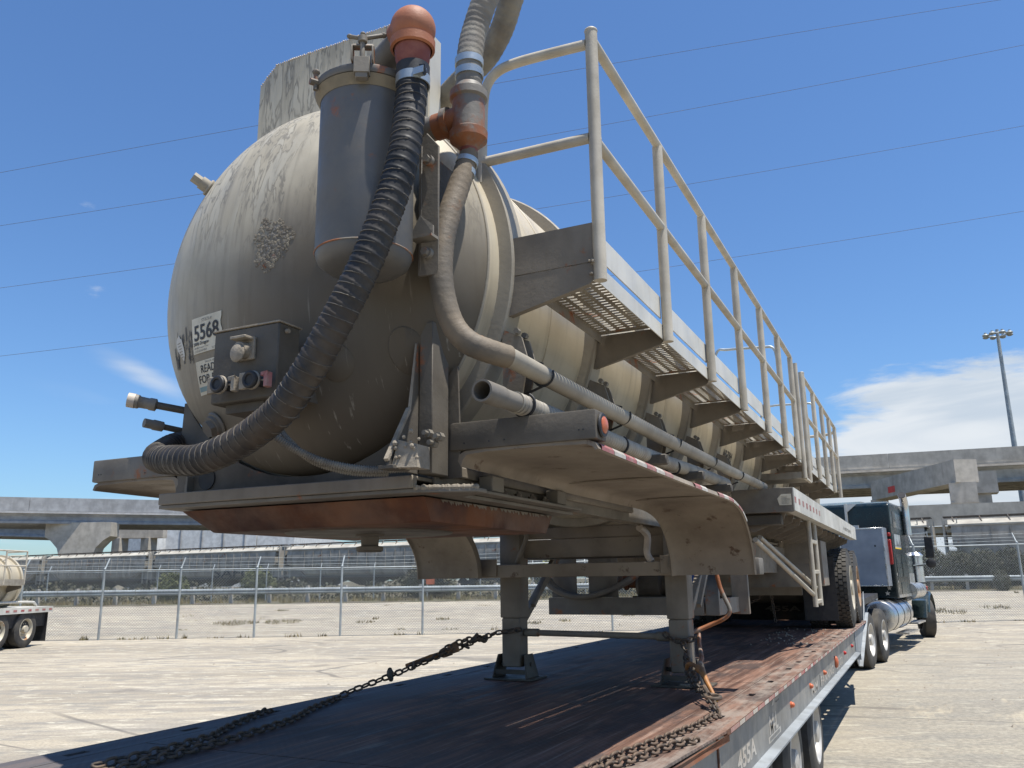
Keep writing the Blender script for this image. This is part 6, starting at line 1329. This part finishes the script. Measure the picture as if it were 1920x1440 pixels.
# local: +Y towards tail (origin at the tail end), +X ... side facing camera is +X
sd_ = 1
m = MB(); m.lathe((-1.15, 0, 1.78), (0, 1, 0), [(-9, .72), (-.95, .72)]+[(-.95+.22*math.sin(R_(a)), .72*math.cos(R_(a))+.0005) for a in range(10, 91, 10)], 48); m.build('tank_shell', MT['tank'], TL, smooth=60)
for y in (-1.05, -1.55, -2.5, -3.45, -4.4): MB().lathe((-1.15, y, 1.78), (0, 1, 0), [(0, .71), (0, .775), (.08, .775), (.08, .71)], 48).build('stiffener_ring', MT['tank'], TL, smooth=30)
MB().prism([(-1.7, -1.75, 2.4), (-.68, -1.75, 2.4), (-.68, -1.75, 2.66), (-.78, -1.75, 2.74), (-1.6, -1.75, 2.74), (-1.7, -1.75, 2.66)], (0, -.5, 0)).build('rollover_guard', MT['aluminium'], TL, smooth=0)
rl_ = MB().cyl((-.02, -6, 2.62), (-.02, -1.5, 2.62), .022, n=8).cyl((-.02, -6, 2.22), (-.02, -1.5, 2.22), .02, n=8)
for y in (-1.5, -2.4, -3.3, -4.2): rl_.cyl((-.02, y, 1.72), (-.02, y, 2.62), .022, n=8)
rl_.cyl((-.02, -1.5, 2.62), (-.6, -1.5, 2.60), .02, n=8).tube([(-.02, -1.5, 2.50), (-.45, -1.55, 2.50), (-.6, -1.7, 2.35)], .018, 8); rl_.build('handrail', MT['rail'], TL)
MB().box(-.40, -.02, -6, -1.5, 1.70, 1.74).box(-.03, -.01, -6, -1.5, 1.70, 1.86).build('walkway', MT['deckplate'], TL, smooth=0)
for y in (-1.6, -2.6, -3.5, -4.4): MB().prism([(-.45, y, 1.50), (-.03, y, 1.62), (-.03, y, 1.69), (-.45, y, 1.69)], (0, .02, 0)).build('walkway_bracket', MT['frame'], TL, smooth=0)
MB().tube([(-.25, -6, 1.24), (-.25, -.95, 1.24), (-.30, -.5, 1.22), (-.4, -.2, 1.12)], .035, 10).build('side_pipe', MT['aluminium'], TL)
dk2 = MB().box(-2.35, 0, -7, 0, .935, 1.095).build('side_rail', MT['aluminium'], TL, smooth=0)
for k in range(7): MB().box(.001, .004, -.20-k*.33, -.05-k*.33, .985, 1.04).build('reflector_square', MT['redtape'], dk2, smooth=0)
MB().box(-2.2, -.12, -6.5, -.15, .55, .93).build('underframe', MT['black'], TL, smooth=0); MB().box(-.55, -.06, -.14, -.12, .12, .93).build('mud_flap', MT['black'], TL, smooth=0)
for y in (-1.12, -2.35, -3.6):
    for x in (-.17, -.47): wheel('tyre', TL, (x, y, .50), (1, 0, 0), .50, .25, MT['rim'], tread=False)

# ================================================================== CHAINS AND BINDERS
def link_mesh(Lk_, W, r):
    m = MB(); P = []; h = (Lk_-W)/2; n = 6
    for i in range(n+1): a = -math.pi/2+math.pi*i/n; P.append(Vector((h+math.cos(a)*(W/2-r), math.sin(a)*(W/2-r), 0)))
    for i in range(n+1): a = math.pi/2+math.pi*i/n; P.append(Vector((-h+math.cos(a)*(W/2-r), math.sin(a)*(W/2-r), 0)))
    v = []; K = len(P); ns = 6
    for k in range(K):
        d = (P[(k+1) % K]-P[k-1]).normalized(); u = Vector((0, 0, 1)); w = d.cross(u)
        for i in range(ns): a = 2*math.pi*i/ns; v.append(P[k]+u*math.cos(a)*r+w*math.sin(a)*r)
    m.add(v, [(k*ns+i, k*ns+(i+1) % ns, ((k+1) % K)*ns+(i+1) % ns, ((k+1) % K)*ns+i) for k in range(K) for i in range(ns)])
    me = bpy.data.meshes.new('chain_link'); me.from_pydata([tuple(p) for p in m.v], [], m.f); me.shade_smooth(); me.materials.append(MT['chain']); return me
LM = link_mesh(.064, .045, .0068); LMbig = link_mesh(.062, .044, .0065)
def chain(label, P, lay=False, me=LM, pitch=.0485, jit=.12, grp='tie-down chains'):
    P = spline([Vector(p) for p in P], 8); pts = resample(P, pitch); t = thing('chain', label, 'chain', tuple(pts[0]), group=grp); n = 0
    for i in range(len(pts)-1):
        a, b = pts[i], pts[i+1]; d = (b-a).normalized(); up = Vector((0, 0, 1)); s = d.cross(up)
        if s.length < .05: s = Vector((1, 0, 0))
        s.normalize(); u = s.cross(d); ang = (R_(18) if i % 2 else R_(-72 if lay else 72)) if lay else (R_(45) if i % 2 else R_(-45)); ang += random.uniform(-jit, jit)
        y_ = s*math.cos(ang)+u*math.sin(ang); z_ = d.cross(y_); o = bpy.data.objects.new('link', me); COL.objects.link(o); o.parent = t
        c = (a+b)/2-pts[0]; o.matrix_local = Matrix(((d.x, y_.x, z_.x, c.x), (d.y, y_.y, z_.y, c.y), (d.z, y_.z, z_.z, c.z), (0, 0, 0, 1)))
    return t
A0 = Vector((-.62, 2.90, 1.318)); 
chain('taut chain from the left landing leg down to the flatbed edge, with an orange binder', [(-.46, 2.955, 1.345), (-.55, 2.94, 1.330), (-.635, 2.90, 1.318), (-.70, 2.66, 1.27), (-.80, 2.42, 1.205), (-.95, 2.129, 1.115), (-1.04, 1.95, 1.065), (-1.135, 1.80, 1.012), (-1.14, 1.79, .97)])
chain('doubled upper strand of chain beside the orange binder on the left', [(-.655, 2.80, 1.30), (-.70, 2.65, 1.295), (-.74, 2.52, 1.275), (-.80, 2.40, 1.225)])
chain('loose dark chain lying along the deck, running from the left slot toward the lower left', [(-1.14, 1.79, 1.0), (-1.05, 1.62, 1.018), (-.93, 1.25, 1.018), (-.80, .95, 1.018), (-.73, .62, 1.018), (-.69, .38, 1.018), (-.66, .10, 1.018), (-.64, -.15, 1.018), (-.62, -.45, 1.018)], lay=True)
chain('second loose chain on the deck, hooked in the slot nearest the lower left', [(-1.135, 1.19, .985), (-1.12, 1.12, 1.018), (-1.0, .80, 1.018), (-.89, .56, 1.018), (-.78, .40, 1.03), (-.72, .18, 1.035), (-.70, -.05, 1.035), (-.72, -.3, 1.03)], lay=True)
chain('chain wrapped round the foot of the right landing leg', [(.57, 2.955, 1.335), (.62, 2.93, 1.30), (.70, 2.93, 1.285), (.76, 2.95, 1.30), (.775, 3.04, 1.32)], pitch=.046)
chain('taut greasy chain from the right landing leg down to the hook and deck slot', [(.70, 2.92, 1.28), (.74, 2.84, 1.23), (.78, 2.72, 1.18), (.84, 2.58, 1.13), (.90, 2.42, 1.10), (.97, 2.26, 1.07), (1.04, 2.12, 1.045), (1.10, 1.99, 1.02), (1.14, 1.90, .985)])
chain('short slack strand hanging beside the right binder hook', [(.725, 2.90, 1.22), (.75, 2.78, 1.16), (.80, 2.64, 1.10), (.87, 2.50, 1.06), (.95, 2.36, 1.055)])
chain('loose chain on the deck from the right slot, upper of the two strands in front', [(1.138, 1.86, .985), (1.13, 1.80, 1.016), (1.12, 1.55, 1.018), (1.08, 1.25, 1.018), (1.04, .98, 1.018), (.995, .72, 1.018), (.97, .45, 1.018), (.93, .15, 1.018), (.88, -.1, 1.018)], lay=True)
chain('loose rusty chain on the deck, lower of the two strands in front', [(1.20, 1.20, 1.0), (1.175, 1.10, 1.018), (1.12, .92, 1.018), (1.08, .72, 1.018), (1.03, .50, 1.018), (.99, .25, 1.018), (.95, .0, 1.018), (.9, -.3, 1.018)], lay=True)
chain('thin chain hanging straight down under the tank trailer rear frame', [(.31, 9.0, 1.44), (.32, 9.0, 1.30), (.34, 9.0, 1.08)])
chain('short chain sagging sideways under the tank trailer rear frame', [(.20, 9.0, 1.44), (.10, 9.0, 1.37), (-.05, 9.0, 1.335), (-.20, 9.0, 1.34)])
# left binder
def binder(label, a, b, up, hook):
    a, b = Vector(a), Vector(b); t = thing('chain_binder', label, 'chain binder', tuple(a), group='orange lever chain binders'); d = (b-a).normalized(); L = (b-a).length; s = d.cross(Vector(up)).normalized(); u = s.cross(d)
    m = MB(); m.tube([a, a+d*.10, a+d*L*.55, b], [.012, .016, .020, .016], 10); m.obox(b-d*.03, d, s, u, .035, .020, .026); m.build('lever', MT['binder'], t, bevel=.002)
    m = MB(); m.obox(b+d*.025+u*.012, d, s, u, .032, .024, .030); m.cyl(b-s*.034+d*.01, b+s*.034+d*.01, .010, n=10); m.cyl(b-s*.034-d*.03, b+s*.034-d*.03, .008, n=10); m.build('clevis', MT['binder'], t, bevel=.003)
    return t, d, s, u
bt, d_, s_, u_ = binder('orange lever binder on the left chain, beyond the deck edge', (-.955, 2.235, 1.150), (-.775, 2.50, 1.225), (0, 0, 1), 0)
m = MB(); hc = Vector((-.985, 2.10, 1.112)); m.torus(hc, (.85, .45, .2), .034, .015, 20, 8, R_(-40), R_(230)); m.sphere(hc, .036, 16, 10, (.5, .9, .8)); o = m.build('grab_hook', MT['darkbox'], bt)
m = MB(); m.torus((-.90, 2.235, 1.152), (.75, .6, -.2), .024, .0075, 16, 6); m.torus((-.72, 2.60, 1.252), (.4, .2, .9), .030, .009, 18, 6); m.build('hook_ring', MT['chain'], bt)
m = MB(); m.tube(spline([(-.69, 2.70, 1.30), (-.675, 2.74, 1.285), (-.66, 2.78, 1.27), (-.65, 2.80, 1.30)], 4), .012, 8); m.tube([(-.70, 2.63, 1.27), (-.675, 2.70, 1.325)], .011, 8); m.build('grab_hook', MT['chain'], bt)
bt = thing('chain_binder', 'orange lever binder with yellow tip hanging at the right landing leg', 'chain binder', (.83, 2.6, 1.15), group='orange lever chain binders')
m = MB(); m.tube(spline([(.795, 2.62, 1.150), (.81, 2.60, 1.178), (.845, 2.575, 1.180), (.880, 2.555, 1.165)], 5), [.012]*16, 8); m.tube([(.880, 2.555, 1.165), (.905, 2.54, 1.150)], .024, 10); m.tube([(.905, 2.535, 1.155), (.95, 2.46, 1.10), (1.005, 2.39, 1.030)], [.020, .015, .011], 10); m.build('lever', MT['binder'], bt)
MB().cyl((1.003, 2.393, 1.034), (1.020, 2.372, 1.010), .0115, n=10).build('yellow_tip', MT['yellow'], bt)
m = MB(); m.torus((1.055, 2.135, 1.062), (.1, -.1, 1), .040, .011, 22, 8); m.tube([(1.03, 2.15, 1.07), (1.00, 2.22, 1.085), (.985, 2.24, 1.10)], .013, 8); m.build('grab_hook', MT['chain'], bt)
m = MB(); m.tube([(.79, 3.0, 1.33), (.80, 2.95, 1.27), (.86, 2.75, 1.20), (.875, 2.62, 1.175)], [.012, .013, .014, .016], 8); m.build('binder_rod', MT['tee'], bt)
m = MB(); m.tube([(1.06, 2.13, 1.05), (1.10, 2.02, 1.03), (1.145, 1.90, .99)], .0095, 8); m.build('tension_bar', MT['chain'], bt)
# rubble on the deck
rb_ = MB()
for i in range(60): x, y = random.uniform(.4, 1.0), random.uniform(6.5, 9.5); r = random.uniform(.006, .014); rb_.sphere((x, y, 1.004), r, 5, 3)
for i in range(30): rb_.sphere((random.uniform(.66, .80), random.uniform(2.905, 2.93), 1.018), random.uniform(.004, .011), 5, 3)
tag(rb_.build('deck_grit', MT['dusty'], kind='stuff'), 'small lumps of dried mud on the flatbed deck', 'grit')
